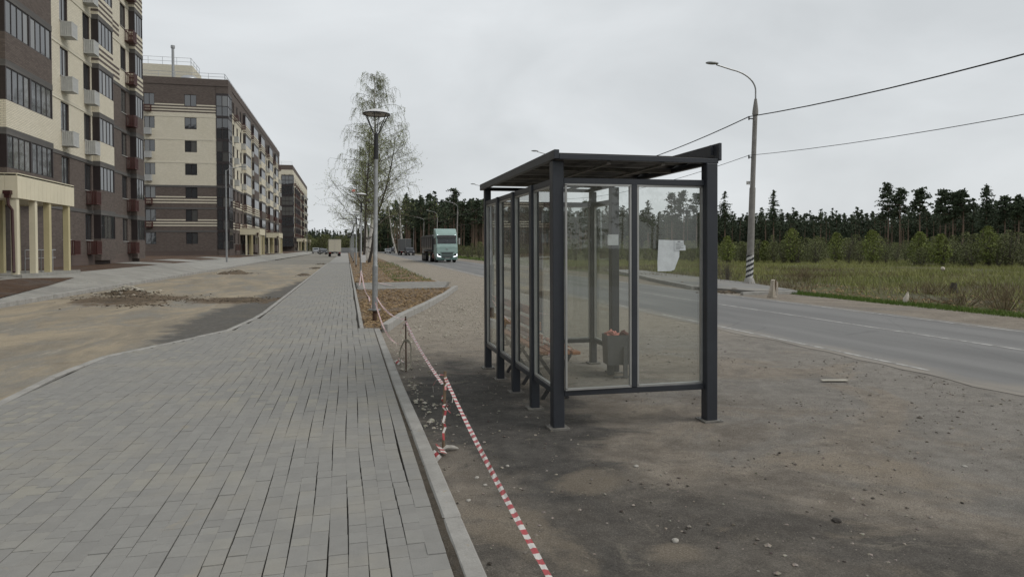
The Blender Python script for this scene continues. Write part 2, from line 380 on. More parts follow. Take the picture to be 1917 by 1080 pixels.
def m_glass():
    q = NT('shelter_glass'); p = q.pos(); q.t.nodes.remove(q.b)
    tr = q.n('ShaderNodeBsdfTransparent'); tr.inputs[0].default_value = (.86, .89, .87, 1)
    gl = q.n('ShaderNodeBsdfGlossy'); gl.inputs['Roughness'].default_value = .015; gl.inputs[0].default_value = (.95, .97, .96, 1)
    df = q.n('ShaderNodeBsdfDiffuse'); df.inputs[0].default_value = (.33, .33, .28, 1)
    fr = q.n('ShaderNodeFresnel'); bf = q.n('ShaderNodeNewGeometry').outputs['Backfacing']; q.put(fr.inputs['IOR'], q.math('ADD', 1.55, q.math('MULTIPLY', bf, 1 / 1.55 - 1.55)))
    a1 = q.n('ShaderNodeMixShader'); a2 = q.n('ShaderNodeMixShader')
    dirt = q.math('ADD', .09, q.math('MULTIPLY', q.noise(q.scl(p, 1, 1, .35), 2.2, 6, .65), .13))
    q.put(a1.inputs[0], dirt); q.t.links.new(tr.outputs[0], a1.inputs[1]); q.t.links.new(df.outputs[0], a1.inputs[2])
    q.put(a2.inputs[0], q.math('MULTIPLY', fr.outputs[0], 1.5, True)); q.t.links.new(a1.outputs[0], a2.inputs[1]); q.t.links.new(gl.outputs[0], a2.inputs[2])
    q.t.links.new(a2.outputs[0], q.o.inputs[0]); M['glass'] = q.m
m_glass()
def m_winglass(name, base, ior=1.6):
    q = NT(name); q.b.inputs['IOR'].default_value = ior; p = q.objc()
    q.bump(q.noise(p, .8, 2, .5), .03, .25)
    oi = q.n('ShaderNodeObjectInfo').outputs['Random']; c = q.mix(q.math('MULTIPLY', q.ss(oi, .62, .9), .8 if 'window' in name else 0.), q.mix(q.noise(p, .9, 4, .6), base, tuple(k * 2.2 for k in base)), (.12, .12, .112)); M[name] = q.done(c, .04, 0, .5)
m_winglass('window_glass', (.022, .024, .026), 2.1)
m_winglass('car_glass', (.012, .014, .016))
def emi(name, c, s):
    q = NT(name); q.done(c, .4); q.b.inputs['Emission Color'].default_value = (*c, 1); q.b.inputs['Emission Strength'].default_value = s; M[name] = q.m
emi('led_white', (.9, .95, 1.), 1.6)
def m_leaf(name, c1, c2, c3=None):
    q = NT(name); t = q.attr('tint').outputs['Fac']; oi = q.n('ShaderNodeObjectInfo').outputs['Random']
    c = q.mix(t, c1, c2)
    c = q.mix(q.math('MULTIPLY', q.noise(q.pos(), .25, 4, .6), .6), c, c3 or tuple(k * .7 for k in c1))
    c = q.mix(q.math('MULTIPLY', oi, .25), c, tuple(k * .6 for k in c1)); M[name] = q.done(c, .8, 0, .2)
m_leaf('pine_needles', (.042, .060, .036), (.085, .107, .060), (.050, .066, .044))
m_leaf('birch_green', (.14, .175, .045), (.23, .26, .08))
m_leaf('bush_green', (.09, .11, .045), (.18, .21, .08), (.14, .125, .08))
m_leaf('grass_mix', (.16, .20, .05), (.30, .32, .11), (.24, .20, .10))
m_leaf('grass_bright', (.07, .125, .022), (.12, .18, .04), (.09, .13, .03))
m_leaf('grass_dry', (.13, .105, .06), (.22, .18, .11), (.10, .07, .045))
m_leaf('twig_brown', (.085, .075, .062), (.13, .115, .095), (.09, .08, .065))
m_leaf('bud_green', (.25, .29, .11), (.34, .38, .16), (.20, .22, .10))
m_leaf('pine_bark', (.15, .105, .08), (.25, .18, .13), (.14, .11, .09))
def m_birchbark():
    q = NT('birch_bark'); p = q.objc(); n1 = q.noise(q.scl(p, 1.2, 1.2, .9), 2.2, 5, .7)
    c = q.mix(q.ss(n1, .5, .6), (.55, .53, .49), (.10, .09, .08)); M['birch_bark'] = q.done(c, .85)
m_birchbark()
simple('bark_dark', (.06, .052, .044), .9, var=.2, scale=4)
# ------------------------------------------------------------------ setting: ground
def strip(name, mat, xs, y0, y1, dy, zf, disp=None, kind='structure'):
    """sheet between x lines xs (list of x or functions of y)"""
    ys = []; y = y0
    while y < y1 - 1e-6: ys.append(y); y += dy * (1 if y < 60 else 4)
    ys.append(y1); mb = MB(); nx = len(xs)
    for y in ys:
        for x_ in xs:
            X = x_(y) if callable(x_) else x_
            z = zf(X, y) + (disp(X, y) if disp else 0); mb.v.append((X, y, z))
    for j in range(len(ys) - 1):
        for i in range(nx - 1):
            a_ = j * nx + i; mb.f.append((a_, a_ + 1, a_ + nx + 1, a_ + nx)); mb.mi.append(0)
    return link(name, mesh(name, mb, M[mat], smooth=True), kind=kind)
from mathutils import noise as mn
def fbm(x, y, s, o=4):
    v = 0; a_ = 1.; t = 0
    for k in range(o): v += a_ * mn.noise(Vector((x * s, y * s, k * 7.3))); t += a_; a_ *= .5; s *= 2.1
    return v / t
def lz(X):                                            # cross-section west of the sidewalk
    P_ = [(-40, .75), (-15, .66), (-12.4, .52), (-9.62, .12), (-9.3, -.02), (-2, -.12), (0, -.12)]
    for (x0, z0), (x1, z1) in zip(P_, P_[1:]):
        if X <= x1: return z0 + (z1 - z0) * max(0, (X - x0)) / (x1 - x0) if X > x0 else z0
    return -.12
mb = MB(); Rr = 950
mb.quad((-Rr, -Rr, -1.2), (Rr, -Rr, -1.2), (Rr, Rr, -1.2), (-Rr, Rr, -1.2)); struct('ground', mb, M['forest_floor'])
LX = [(-20, -3.6), (0, -3.55), (7.9, -3.5), (9.6, -3.58), (11.3, -3.5), (12.4, -3.02), (14.3, -2.25), (16.5, -2.05), (18.2, -2.0), (30, -2.0), (200, -1.9), (240, -1.9)]
def interp(T, y):
    for (y0, x0), (y1, x1) in zip(T, T[1:]):
        if y <= y1: return x0 + (x1 - x0) * (y - y0) / (y1 - y0)
    return T[-1][1]
leftx = lambda y: interp(LX, y)
SW_END = 225
def rightx(y): return .50 if y < 13.75 else .22
road_left = strip('side_road', 'leftroad', [lambda y: leftx(y) + .05, -4, -5.5, -7, -8, -9.3], -15, 420, 1.0, lambda X, Y: lz(X), lambda X, Y: .025 * fbm(X, Y, .5) if X > -9 and X < -4.2 else 0)
strip('building_pavement', 'light_paving', [-9.44, -10.4, -11.4, -12.4], -15, 420, 4, lambda X, Y: lz(X))
strip('planting_soil', 'dark_soil', [-12.4, -13.7, -15.4, -26, -45], -15, 420, 4, lambda X, Y: lz(X) - .004)
# light paving crossing the planting in front of the doors
for (y0, y1) in ((-15, 22.5), (29.0, 34.5), (50, 54.5), (60, 66), (76, 82), (104, 112), (132, 142), (210, 228), (240, 252)):
    mb = MB(); n_ = 5
    for k in range(n_):
        xa = -12.38 - k * (2.9 if y1 != 34.5 else 2.9) / n_; xb = -12.38 - (k + 1) * 2.9 / n_
        mb.quad((xa, y0, lz(xa) + .012), (xa, y1, lz(xa) + .012), (xb, y1, lz(xb) + .012), (xb, y0, lz(xb) + .012))
    struct('entrance_pavement', mb, M['light_paving'])
mb = MB(); mb.add([(x_, y_, lz(x_) + .014) for x_, y_ in ((-10.0, 16), (-9.95, 23), (-10.6, 28), (-11.35, 32.6), (-12.15, 29.6), (-12.25, 22), (-12.25, 16))], [(0, 1, 2, 3, 4, 5, 6)]); struct('planting_bed', mb, M['dark_soil'])
mb = MB(); mb.quad((-12.4, 60, lz(-12.4) + .02), (-12.4, 84, lz(-12.4) + .02), (-45, 84, .8), (-45, 60, .8)); struct('yard_pavement', mb, M['light_paving'])
# lot on the right, bedding under pavers
strip('sidewalk_bedding', 'sub_base', [lambda y: leftx(y) + .02, -1, lambda y: rightx(y) + .06], -6, SW_END, 2, lambda X, Y: -.016)
strip('gravel_lot', 'lot', [.55, 1.0, 1.6, 2.4, 3.2, 4, 5, 6, lambda y: 7.55 + bend(y) + .05, lambda y: 8.4 + bend(y)], -8, 420, .5, lambda X, Y: LOT - (.0 if X < 7.2 + bend(Y) else .003),
      lambda X, Y: .022 * fbm(X, Y, .45) - .004 - .05 * math.exp(-((X - 1.55) ** 2 / .25 + (Y - 3.6) ** 2 / .35)) if X < 6.5 + bend(Y) and X < 7 else 0)
# main road with broken asphalt edge
def edge_near(y):
    e_ = 7.42 + .16 * fbm(3, y, .55, 3)
    if y < 12: e_ += .28 * fbm(9, y, .9, 3)
    return e_ + bend(y)
strip('main_road', 'asphalt_road', [edge_near, lambda y: 9 + bend(y), lambda y: 11 + bend(y), lambda y: 13.15 + bend(y)], -15, 420, .4, lambda X, Y: LOT + .002)
def line(x, wd, y0, y1, broken=False):
    mb = MB(); y = y0
    while y < y1:
        st = 1.0 if y < 60 else 4
        if not (broken and fbm(1.7, y, .9, 2) > .28):
            a_, b_ = x + bend(y), x + bend(y + st)
            mb.quad((a_, y, LOT + .006), (a_ + wd, y, LOT + .006), (b_ + wd, y + st, LOT + .006), (b_, y + st, LOT + .006))
        y += st
    struct('road_marking', mb, M['road_paint'])
q = NT('road_paint'); p_ = q.pos(); c_ = q.mix(q.ss(q.noise(p_, 5, 6, .75), .40, .60), (.42, .415, .395), (.20, .195, .185)); M['road_paint'] = q.done(c_, .8)
line(7.63, .075, 7.6, 300, True); line(10.56, .085, -10, 400); line(12.80, .08, -10, 400)
strip('road_shoulder', 'shoulder', [lambda y: 13.1 + bend(y) - .0, lambda y: 14.2 + bend(y), lambda y: 15.7 + bend(y)], -15, 420, 1.0, lambda X, Y: LOT - .002 - .02 * (X > 15), lambda X, Y: .012 * fbm(X, Y, .8))
def mz(X, Y): return LOT - .03 + (.22 * fbm(X, Y, .16) + .12 * fbm(X, Y, .7)) * smoothstep(16.3, 20, X) + .0
def mead_x(k): return lambda y: 15.6 + bend(y) + k
strip('meadow', 'meadow_ground', [mead_x(0), mead_x(.8), mead_x(2), mead_x(3.5), mead_x(6), mead_x(9), mead_x(13), mead_x(18), mead_x(25), mead_x(34), mead_x(45), mead_x(60), mead_x(85), mead_x(130), mead_x(300), mead_x(600)], -60, 420, 2.0, mz)
mb = MB(); mb.quad((-400, 419, -.2), (700, 419, -.2), (700, 900, -.4), (-400, 900, -.4)); struct('forest_ground', mb, M['forest_floor'])
mb = MB(); mb.quad((-600, -300, -.3), (700, -300, -.3), (700, -14, -.3), (-600, -14, -.3)); struct('field_ground', mb, M['meadow_ground'])
mb = MB(); mb.quad((-600, -14, .5), (-44, -14, .5), (-44, 420, .5), (-600, 420, .5)); struct('yard_ground', mb, M['dark_soil'])

# ------------------------------------------------------------------ sidewalk pavers
def paver_mesh(Lp, tint, wd=.0985):
    c_ = .002; vs = []
    for (dx, dz) in ((0, -.05), (0, -c_), (c_, 0)):
        x0, x1, y0, y1 = -wd / 2 + dx, wd / 2 - dx, dx + .0016, Lp - dx - .0016
        vs += [(x0, y0, dz), (x1, y0, dz), (x1, y1, dz), (x0, y1, dz)]
    fs = []
    for l_ in (0, 4):
        for k in range(4): fs.append((l_ + k, l_ + (k + 1) % 4, l_ + 4 + (k + 1) % 4, l_ + 4 + k))
    fs.append((8, 9, 10, 11)); return vs, fs
walk = struct('sidewalk', MB(), M['paver'])
walk.data.name = 'sidewalk'
LENS = [.10, .14, .18, .24]; rp = random.Random(11)
PW = .1018
P_all = []
x = -3.62; ci = 0
cols = []
while x < .50: cols.append(x + PW / 2); x += PW
cols = [c_ + (.498 - (cols[-1] + PW / 2)) for c_ in cols]
def wob(xc, y):
    k = smoothstep(-2.0, .4, xc)
    return k * (.011 * math.sin(y * .75 + .4) + .005 * math.sin(y * 1.9 + xc * 2)) * smoothstep(0, 3, 14 - y if y < 14 else y - 14) * (1 if y < 30 else .4) \
        + .0025 * math.sin(y * 3.1 + xc * 40)
for xc in cols:
    y = 1.2 - rp.random() * .2
    gapx = rp.random()
    while y < 75:
        Lp = rp.choices(LENS, (.17, .33, .33, .17))[0]
        yy = y + Lp / 2
        lo, hi = leftx(yy) + .02, rightx(yy) - .0
        k_ = .07 if y > 14 else 0
        if xc - PW / 2 > lo - .01 and xc + PW / 2 < hi + .012:
            P_all.append((xc + wob(xc, yy) if xc + PW / 2 < hi - .02 else xc - .004, y, Lp, rp.random(), rp.gauss(0, .0010) , rp.gauss(0, .004), rp.gauss(0, .008)))
        y += Lp + .0015 + (.003 if rp.random() < .1 else 0)
def inview(x_, y_):
    d = Vector((x_, y_, -H)); f_ = Vector((math.sin(YAW), math.cos(YAW), 0)); w_ = d.dot(f_)
    if w_ < 1: return False
    lx = (d.x * math.cos(YAW) - d.y * math.sin(YAW)) / w_ * F + PX
    ly = PY + H * F / w_ - 22
    return 0 < lx < 1917 and ly < 1085
P_all.sort(key=lambda p: (0 if inview(p[0], p[1] + p[2] / 2) else 1, math.hypot(p[0], p[1] + p[2] / 2) - p[2] * 2))
cache = {}
for (x_, y_, Lp, t, dz, rx, ry) in P_all[:300]:
    ti = int(t * 6); key = (Lp, ti)
    if key not in cache:
        vs, fs = paver_mesh(Lp, ti); me = npmesh('paving_stone', np.array(vs), np.array(fs), M['paver'], np.full(len(fs), ti / 5.), k=4); cache[key] = me
    link('paving_stone', cache[key], walk, (x_, y_, dz), (rx * .4, ry * .4, rp.gauss(0, .002)))
VV = []; FF = []; TT = []; n_ = 0
for (x_, y_, Lp, t, dz, rx, ry) in P_all[300:]:
    vs, fs = paver_mesh(Lp, 0); v = np.array(vs); v[:, 2] += dz + v[:, 0] * ry * .4 + v[:, 1] * rx * .4; v[:, 0] += x_; v[:, 1] += y_
    VV.append(v); FF.append(np.array(fs) + n_); TT.append(np.full(len(fs), t)); n_ += len(v)
strip('joint_sand', 'joint_sand', [.488, .51, .53, .555], -.5, 13.8, .12, lambda X, Y: -.012, lambda X, Y: .008 * fbm(X * 3, Y, 2.5, 3))
# crossing path to the lot
y = 27.3
def path_hi(y_): return 3.75 + (y_ - 27.3) * .17
while y < 31.6:
    x_ = .36 + rp.random() * .1
    while x_ < path_hi(y):
        Lp = rp.choices(LENS, (.2, .25, .35, .2))[0]
        vs, fs = paver_mesh(Lp, 0); v = np.array(vs)[:, [1, 0, 2]]; v[:, 0] += x_; v[:, 1] += y; v[:, 2] += rp.gauss(0, .002)
        VV.append(v); FF.append(np.array(fs) + n_); TT.append(np.full(len(fs), rp.random())); n_ += len(v); x_ += Lp + .003
    y += PW
me = npmesh('paving_stone_field', np.concatenate(VV), np.concatenate(FF), M['paver'], np.concatenate(TT), k=4)
link('paving_stone_field', me, walk, kind='stuff')
strip('sidewalk_far', 'light_walk' if 'light_walk' in M else 'kerb', [lambda y: leftx(y) + .02, -1, .22], 75, SW_END, 10, lambda X, Y: -.002)
strip('path_bedding', 'sub_base', [.3, 2, path_hi], 27.2, 31.7, 1, lambda X, Y: -.05)

# ------------------------------------------------------------------ kerbs (each stone its own part)
def kerb_run(name, pts, wd, h, top, L_=1.0, z0=None, mat='kerb', nmax=300):
    holder = struct(name, MB(), M[mat]); rk = random.Random(len(name) * 3)
    mb0 = MB(); mb0.box(-wd / 2, wd / 2, .005, L_ - .005, -h, 0); me = mesh('kerb_stone', mb0, M[mat], bevel=.012)
    seg = []; 
    for p, q_ in zip(pts, pts[1:]):
        p = Vector(p); q_ = Vector(q_); l = (q_ - p).length; d = (q_ - p).normalized(); k = max(1, round(l / L_))
        for i in range(k):
            o = link('kerb_stone', me, holder, (*(p + d * (i * l / k)).xy, (top if not callable(top) else top((p + d * (i * l / k)).y)) + rk.gauss(0, .003)), (0, rk.gauss(0, .006), math.atan2(-d.x, d.y) + rk.gauss(0, .002)))
            o.scale = (1, (l / k) / L_, 1)
    return holder
kerb_run('lot_kerb', [(.605, -.6), (.60, 3), (.585, 6), (.57, 8), (.56, 13.75)], .115, .24, .0)
kerb_run('verge_kerb', [(.72, 13.95), (1.25, 16.2), (2.2, 19.3), (3.3, 23.3), (4.0, 26.2), (4.25, 27.1)], .15, .26, .06)
kerb_run('sidewalk_edging', [(.27, 13.85), (.27, 70)], .08, .2, .012)
kerb_run('path_edging', [(.36, 27.2), (3.75, 27.2)], .08, .2, .01)
kerb_run('path_edging', [(.36, 31.75), (4.4, 31.75)], .08, .2, .01)
kerb_run('side_road_kerb', [(-9.38, 5), (-9.38, 95)], .15, .28, .125)
kerb_run('sidewalk_kerb', [(leftx(y_) - .04, y_) for y_ in (2, 7.9, 9.6, 11.3, 12.4, 14.3, 16.5, 18.2, 30, 75)], .10, .2, .0)
kerb_run('lot_border_kerb', [(4.3, 31.8), (4.05, 36), (4.3, 52), (4.75, 90)], .12, .2, -.03, L_=1.0)

# verge soil beds
def bed(name, xs, y0, y1, amp=.06, zc=-.03):
    return strip(name, 'verge_soil', xs, y0, y1, .16, lambda X, Y: zc, lambda X, Y: amp * fbm(X, Y, 1.1) + amp * .6 * abs(fbm(X, Y, 4, 2)))
def k2(y_): return interp([(13.9, .70), (16.2, 1.2), (19.3, 2.15), (23.3, 3.25), (26.2, 3.95), (27.3, 4.2)], y_)
bed('verge_bed', [.3] + [(lambda f_: (lambda y: .3 + (k2(y) - .32) * f_))(k / 18) for k in range(1, 19)], 13.78, 27.2, .11, -.05)
bed('verge_bed', [.3] + [(lambda f_: (lambda y: .3 + (interp([(31.8, 4.25), (36, 4.0), (52, 4.25), (90, 4.7), (225, 5.5)], y) - .32) * f_))(k / 8) for k in range(1, 9)], 31.8, 224, .07, -.02)
# far stop platform
mb = MB(); pf = [(13.25, 24.2), (14.35, 29.5), (15.6, 34.3), (16.6, 39), (17.6, 44), (19.4, 44), (18.0, 34), (17.0, 26.5), (15.7, 21.4), (14.0, 21.3)]
mb.prism(pf, LOT - .05, LOT + .12); struct('far_stop_platform', mb, M['asphalt_far_walk'])
kerb_run('far_stop_kerb', [(13.2, 24.2), (14.3, 29.5), (15.55, 34.3), (16.55, 39), (17.55, 44)], .15, .3, LOT + .15)
kerb_run('far_stop_kerb', [(13.3, 21.0), (15.7, 21.3)], .15, .3, LOT + .1)

# ------------------------------------------------------------------ stones, rubble, clods (uncountable)
def rocks(name, pts, mat, kind='stuff', flat=.6, parent=None):
    """pts: x,y,z,size"""
    base = np.array([(1, 0, 0), (-1, 0, 0), (0, 1, 0), (0, -1, 0), (0, 0, 1), (0, 0, -.5), (.6, .6, .5), (-.6, .6, .45), (.6, -.6, .4), (-.6, -.6, .5)], float)
    fs = np.array([(4, 6, 7), (4, 7, 9), (4, 9, 8), (4, 8, 6), (6, 0, 2), (7, 2, 1), (9, 1, 3), (8, 3, 0), (6, 2, 7), (7, 1, 9), (9, 3, 8), (8, 0, 6), (0, 5, 2), (2, 5, 1), (1, 5, 3), (3, 5, 0)])
    n = len(pts); rs = np.random.RandomState(n + len(name)); V = []; 
    P_ = np.array(pts); a_ = rs.rand(n) * 6.28
    J = base[None] * (1 + rs.uniform(-.35, .35, (n, len(base), 3)))
    x = J[..., 0] * np.cos(a_)[:, None] - J[..., 1] * np.sin(a_)[:, None] * rs.uniform(.6, 1, n)[:, None]; y = J[..., 0] * np.sin(a_)[:, None] + J[..., 1] * np.cos(a_)[:, None]
    V = np.stack([x, y, J[..., 2] * flat], -1) * P_[:, None, 3:4] + P_[:, None, :3]
    Fc = (fs[None] + (np.arange(n) * len(base))[:, None, None]).reshape(-1, 3)
    me = npmesh(name, V.reshape(-1, 3), Fc, M[mat], np.repeat(rs.rand(n), len(fs)))
    return link(name, me, parent, kind=kind)
def m_rock(name, c1, c2):
    q = NT(name); t = q.attr('tint').outputs['Fac']; M[name] = q.done(q.mix(.3, q.mix(t, c1, c2), q.noise(q.pos(), 40, 4, .7, col=True), 'OVERLAY'), .9, 0, .2)
m_rock('pebbles', (.05, .042, .036), (.30, .27, .23)); m_rock('pale_rubble', (.24, .22, .18), (.48, .45, .38)); m_rock('soil_clods', (.10, .065, .035), (.32, .23, .13)); m_rock('dark_clods', (.05, .04, .03), (.15, .12, .085))
rs = random.Random(5); pts = []
def lotz(X, Y): return LOT + .022 * fbm(X, Y, .45) - .004 - .05 * math.exp(-((X - 1.55) ** 2 / .25 + (Y - 3.6) ** 2 / .35))
for i in range(10000):
    Y = 2 + 26 * rs.random() ** 1.5; X = .7 + 6.7 * rs.random()
    if fbm(X, Y, .6, 2) < -.12 and rs.random() < .8: continue
    s_ = .0045 + .012 * rs.random() ** 3 + (.011 if rs.random() < .02 else 0); pts.append((X, Y, lotz(X, Y) + s_ * .1, s_))
rocks('loose_gravel', pts, 'pebbles')
pts = []
for i in range(2100):
    Y = rs.gauss(17.5, 3.5); X = rs.gauss(3.0, .9) + (Y - 17) * .12
    if Y < 12.5 or X < (k2(Y) + .15 if Y > 13.9 else .75): continue
    s_ = .007 + .022 * rs.random() ** 2.5; pts.append((X, Y, LOT + .003, s_))
for i in range(230):
    Y = rs.uniform(6.3, 13.2); X = .70 + abs(rs.gauss(0, .12 if Y < 9 else .3)); s_ = .008 + .026 * rs.random() ** 2.2; pts.append((X, Y, LOT + .0, s_))
rocks('pale_rubble', pts, 'pale_rubble')
pts = []
for i in range(3200):
    Y = rs.uniform(13.9, 27); X = rs.uniform(.35, k2(Y) - .08); s_ = .012 + .045 * rs.random() ** 2.5; pts.append((X, Y, -.02, s_))
for i in range(3000):
    Y = 32 + 90 * rs.random() ** 1.6; X = rs.uniform(.35, 4.1); s_ = .02 + .08 * rs.random() ** 2; pts.append((X, Y, -.02, s_))
rocks('soil_clods', pts, 'soil_clods')
pts = []
for (cx, cy, sx, sy, n, hh) in ((-7.9, 27.5, .75, 1.0, 420, .20), (-7.2, 47.5, .8, 1.3, 260, .25), (-7.1, 25.5, 1.4, 1.2, 420, .03), (-5.2, 24.0, 1.3, .7, 260, .02), (-3.2, 23.8, .5, .8, 420, .06), (-6.0, 21.8, .9, .5, 120, .02), (14.7, 27, .3, 1.0, 250, .08), (13.6, 22.5, .7, .5, 260, .06), (-2.6, 60, .4, 1.8, 250, .1), (-2.7, 75, .4, 2, 200, .1), (-2.7, 45, .25, 1.2, 150, .08)):
    for i in range(n):
        a_, b_ = rs.gauss(0, 1), rs.gauss(0, 1); X, Y = cx + a_ * sx * .7, cy + b_ * sy * .7
        h_ = hh * math.exp(-(a_ * a_ + b_ * b_) / 1.2) * rs.random(); z0 = lz(X) if X < 0 else LOT
        if X > -9.2: pts.append((X, Y, z0 + h_, .012 + .045 * rs.random() ** 2.5))
rocks('dirt_heaps', pts, 'dark_clods')
pts = []
for (cx, cy, sx, sy, n, hh) in ((-7.9, 27.6, .6, .7, 230, .26), (-7.2, 47.6, .6, 1.0, 100, .26)):
    for i in range(n):
        a_, b_ = rs.gauss(0, 1), rs.gauss(0, 1); X, Y = cx + a_ * sx * .6, cy + b_ * sy * .6
        pts.append((X, Y, lz(X) + hh * math.exp(-(a_ * a_ + b_ * b_) / 2.2), .02 + .06 * rs.random() ** 2))
rocks('pale_debris', pts, 'pale_rubble')
def heap(cx, cy, rx, ry, h_, mat, seed, z0):
    mb = MB(); n = 26
    for j in range(n + 1):
        for i in range(n + 1):
            u, v = i / n * 2 - 1, j / n * 2 - 1; X, Y = cx + u * rx, cy + v * ry; g_ = max(0, 1 - (u * u + v * v)) ; z = z0(X) - .03 + (h_ + .03) * g_ ** 1.2 * (.75 + .9 * fbm(X + seed, Y, 1.6, 3)) + .05 * g_ * fbm(X, Y + seed, 6, 3) + .03 * min(1, g_ * 3) * 0
            mb.v.append((X, Y, z))
    for j in range(n):
        for i in range(n): a_ = j * (n + 1) + i; mb.f.append((a_, a_ + 1, a_ + n + 2, a_ + n + 1)); mb.mi.append(0)
    struct('soil_heap', mb, M[mat], smooth=True)
heap(-7.75, 27.4, .85, 1.1, .16, 'rubble_soil', 1, lz); heap(-6.9, 24.3, 1.7, 1.6, .03, 'rubble_soil', 2, lz); heap(-3.3, 23.8, .9, .9, .10, 'rubble_soil', 3, lz); heap(-7.2, 47.4, 1.1, 1.8, .26, 'rubble_soil', 4, lz); heap(-2.7, 45.0, .5, 1.6, .12, 'rubble_soil', 5, lz)
heap(14.6, 27.2, .6, 1.4, .16, 'rubble_soil', 6, lambda x: LOT); heap(13.9, 22.6, .9, .7, .12, 'rubble_soil', 7, lambda x: LOT)
# single larger stones one can point at
for (px, py, s_, nm) in ((1566, 973, .035, 'dark brown stone lying alone low on the right part of the gravel lot'), (1806, 872, .022, 'pale grey stone on the smooth grey patch at the right of the lot'),
                      (1191, 873, .022, 'pale stone on dark asphalt between the two shelter front posts'), (1264, 1001, .028, 'flat stone beside sandy stains at the bottom middle of the lot'),
                      (893, 893, .021, 'whitish stone right of the kerb, nearer the tape of a pair'), (908, 907, .019, 'whitish stone beside the tape, lower of a pair'), (877, 936, .02, 'greyish stone hugging the kerb near the bottom of the picture'),
                      (950, 871, .02, 'small pale stone just right of the striped tape')):
    X, Y = grd(px, py, LOT); mb = MB()
    for k in range(1):
        b_ = bmesh.new(); bmesh.ops.create_icosphere(b_, subdivisions=2, radius=s_)
        rr = random.Random(px)
        for v in b_.verts:
            v.co *= 1 + .25 * mn.noise(v.co * 40 + Vector((px, 0, 0))); v.co.z *= .65; v.co.x *= 1.25
        me = bpy.data.meshes.new('stone'); b_.to_mesh(me); b_.free()
    me.materials.append(M['bark_dark'] if 'dark' in nm[:5] else M['stone_pale'])
    tag(link('stone', me, None, (X, Y, lotz(X, Y) + s_ * .2), (0, 0, px)), nm, 'stone').scale = (.75, .75, .75)
# ------------------------------------------------------------------ bus shelter
XL, XR, YF, YB = 1.91, 3.43, 6.03, 9.36
S = (XL, YF, LOT)
sh = thing('bus_shelter', 'dark grey steel and glass bus shelter standing on the gravel lot', 'bus shelter', S)
posts = [(XL, YF + .05, .11), (XR, YF - .06, .115), (XL, 6.88, .09), (XL, 7.70, .09), (XL, 8.52, .09), (XL + .01, YB, .09), (XR + .06, YB, .09), (XR + .08, 8.60, .11)]
TOPZ = 2.40
for i, (x_, y_, s_) in enumerate(posts):
    h_ = s_ / 2; mb = MB(); mb.box(x_ - h_, x_ + h_, y_ - h_, y_ + h_, LOT + .006, TOPZ if i not in (2, 3, 4) else 2.243); part('post', mb, M['shelter_steel'], sh, S, bevel=.006)
    mb = MB(); mb.box(x_ - h_ - .04, x_ + h_ + .04, y_ - h_ - .04, y_ + h_ + .04, LOT - .004, LOT + .014); 
    for sx in (-1, 1):
        for sy in (-1, 1): mb.tube([(x_ + sx * (h_ + .02), y_ + sy * (h_ + .02), LOT + .006), (x_ + sx * (h_ + .02), y_ + sy * (h_ + .02), LOT + .02)], .007, 6)
    part('base_plate', mb, M['base_plate'], sh, S)
RB, RT = .235, 2.215
def rail(name, p, q_, w_=.05, h_=.055): mb = MB(); mb.bar(p, q_, w_, h_); return part(name, mb, M['shelter_steel'], sh, S, bevel=.003)
ys = [YF + .05, 6.88, 7.70, 8.52, YB]; sz = [.11, .09, .09, .09, .09]
def pane(axis, c_, a0, a1, z0, z1):
    """glass + four beads; axis 'x': plane at x=c_, spans y a0..a1"""
    P3 = (lambda s_, d, z: (c_ + d, s_, z)) if axis == 'x' else (lambda s_, d, z: (s_, c_ + d, z))
    mb = MB(); g = .012
    mb.quad(P3(a0 + g, 0, z0 + g), P3(a1 - g, 0, z0 + g), P3(a1 - g, 0, z1 - g), P3(a0 + g, 0, z1 - g))
    pg = part('glass_pane', mb, M['glass'], sh, S)
    for (A, B) in (((a0, z0), (a1, z0)), ((a0, z1), (a1, z1)), ((a0, z0 + .012), (a0, z1 - .012)), ((a1, z0 + .012), (a1, z1 - .012))):
        mb = MB(); sx = .009
        s0, s1 = min(A[0], B[0]), max(A[0], B[0]); t0, t1 = min(A[1], B[1]), max(A[1], B[1])
        if s0 == s1: s0, s1 = (s0, s0 + .018) if s0 == a0 else (s0 - .018, s0)
        if t0 == t1: t0, t1 = (t0, t0 + .018) if t0 == z0 else (t0 - .018, t0)
        v0, v1 = P3(s0, -.016, t0), P3(s1, .016, t1)
        mb.box(min(v0[0], v1[0]), max(v0[0], v1[0]), min(v0[1], v1[1]), max(v0[1], v1[1]), t0, t1)
        mb.v = [(x - S[0], y - S[1], z - S[2]) for x, y, z in mb.v]
        link('glazing_bead', mesh('glazing_bead', mb, M['bead']), sh)
for i in range(4):
    a0, a1 = ys[i] + sz[i] / 2, ys[i + 1] - sz[i + 1] / 2
    rail('bottom_rail', (XL, a0, RB), (XL, a1, RB)); rail('top_rail', (XL, a0, RT), (XL, a1, RT))
    pane('x', XL, a0, a1, RB + .028, RT - .028)
xm = 2.655; yfr = YF - .03
rail('bottom_rail', (XL + .055, YF + .02, RB), (XR - .057, YF - .04, RB)); rail('top_rail', (XL + .055, YF + .02, RT), (XR - .057, YF - .04, RT))
mb = MB(); mb.box(xm - .028, xm + .028, yfr - .012, yfr + .035, RB + .028, RT - .028); part('mullion', mb, M['shelter_steel'], sh, S, bevel=.004)
pane('y', yfr + .01, XL + .056, xm - .029, RB + .028, RT - .028); pane('y', yfr + .01, xm + .029, XR - .058, RB + .028, RT - .028)
rail('bottom_rail', (XL + .055, YB, RB), (XR + .015, YB, RB)); rail('top_rail', (XL + .055, YB, RT), (XR + .015, YB, RT))
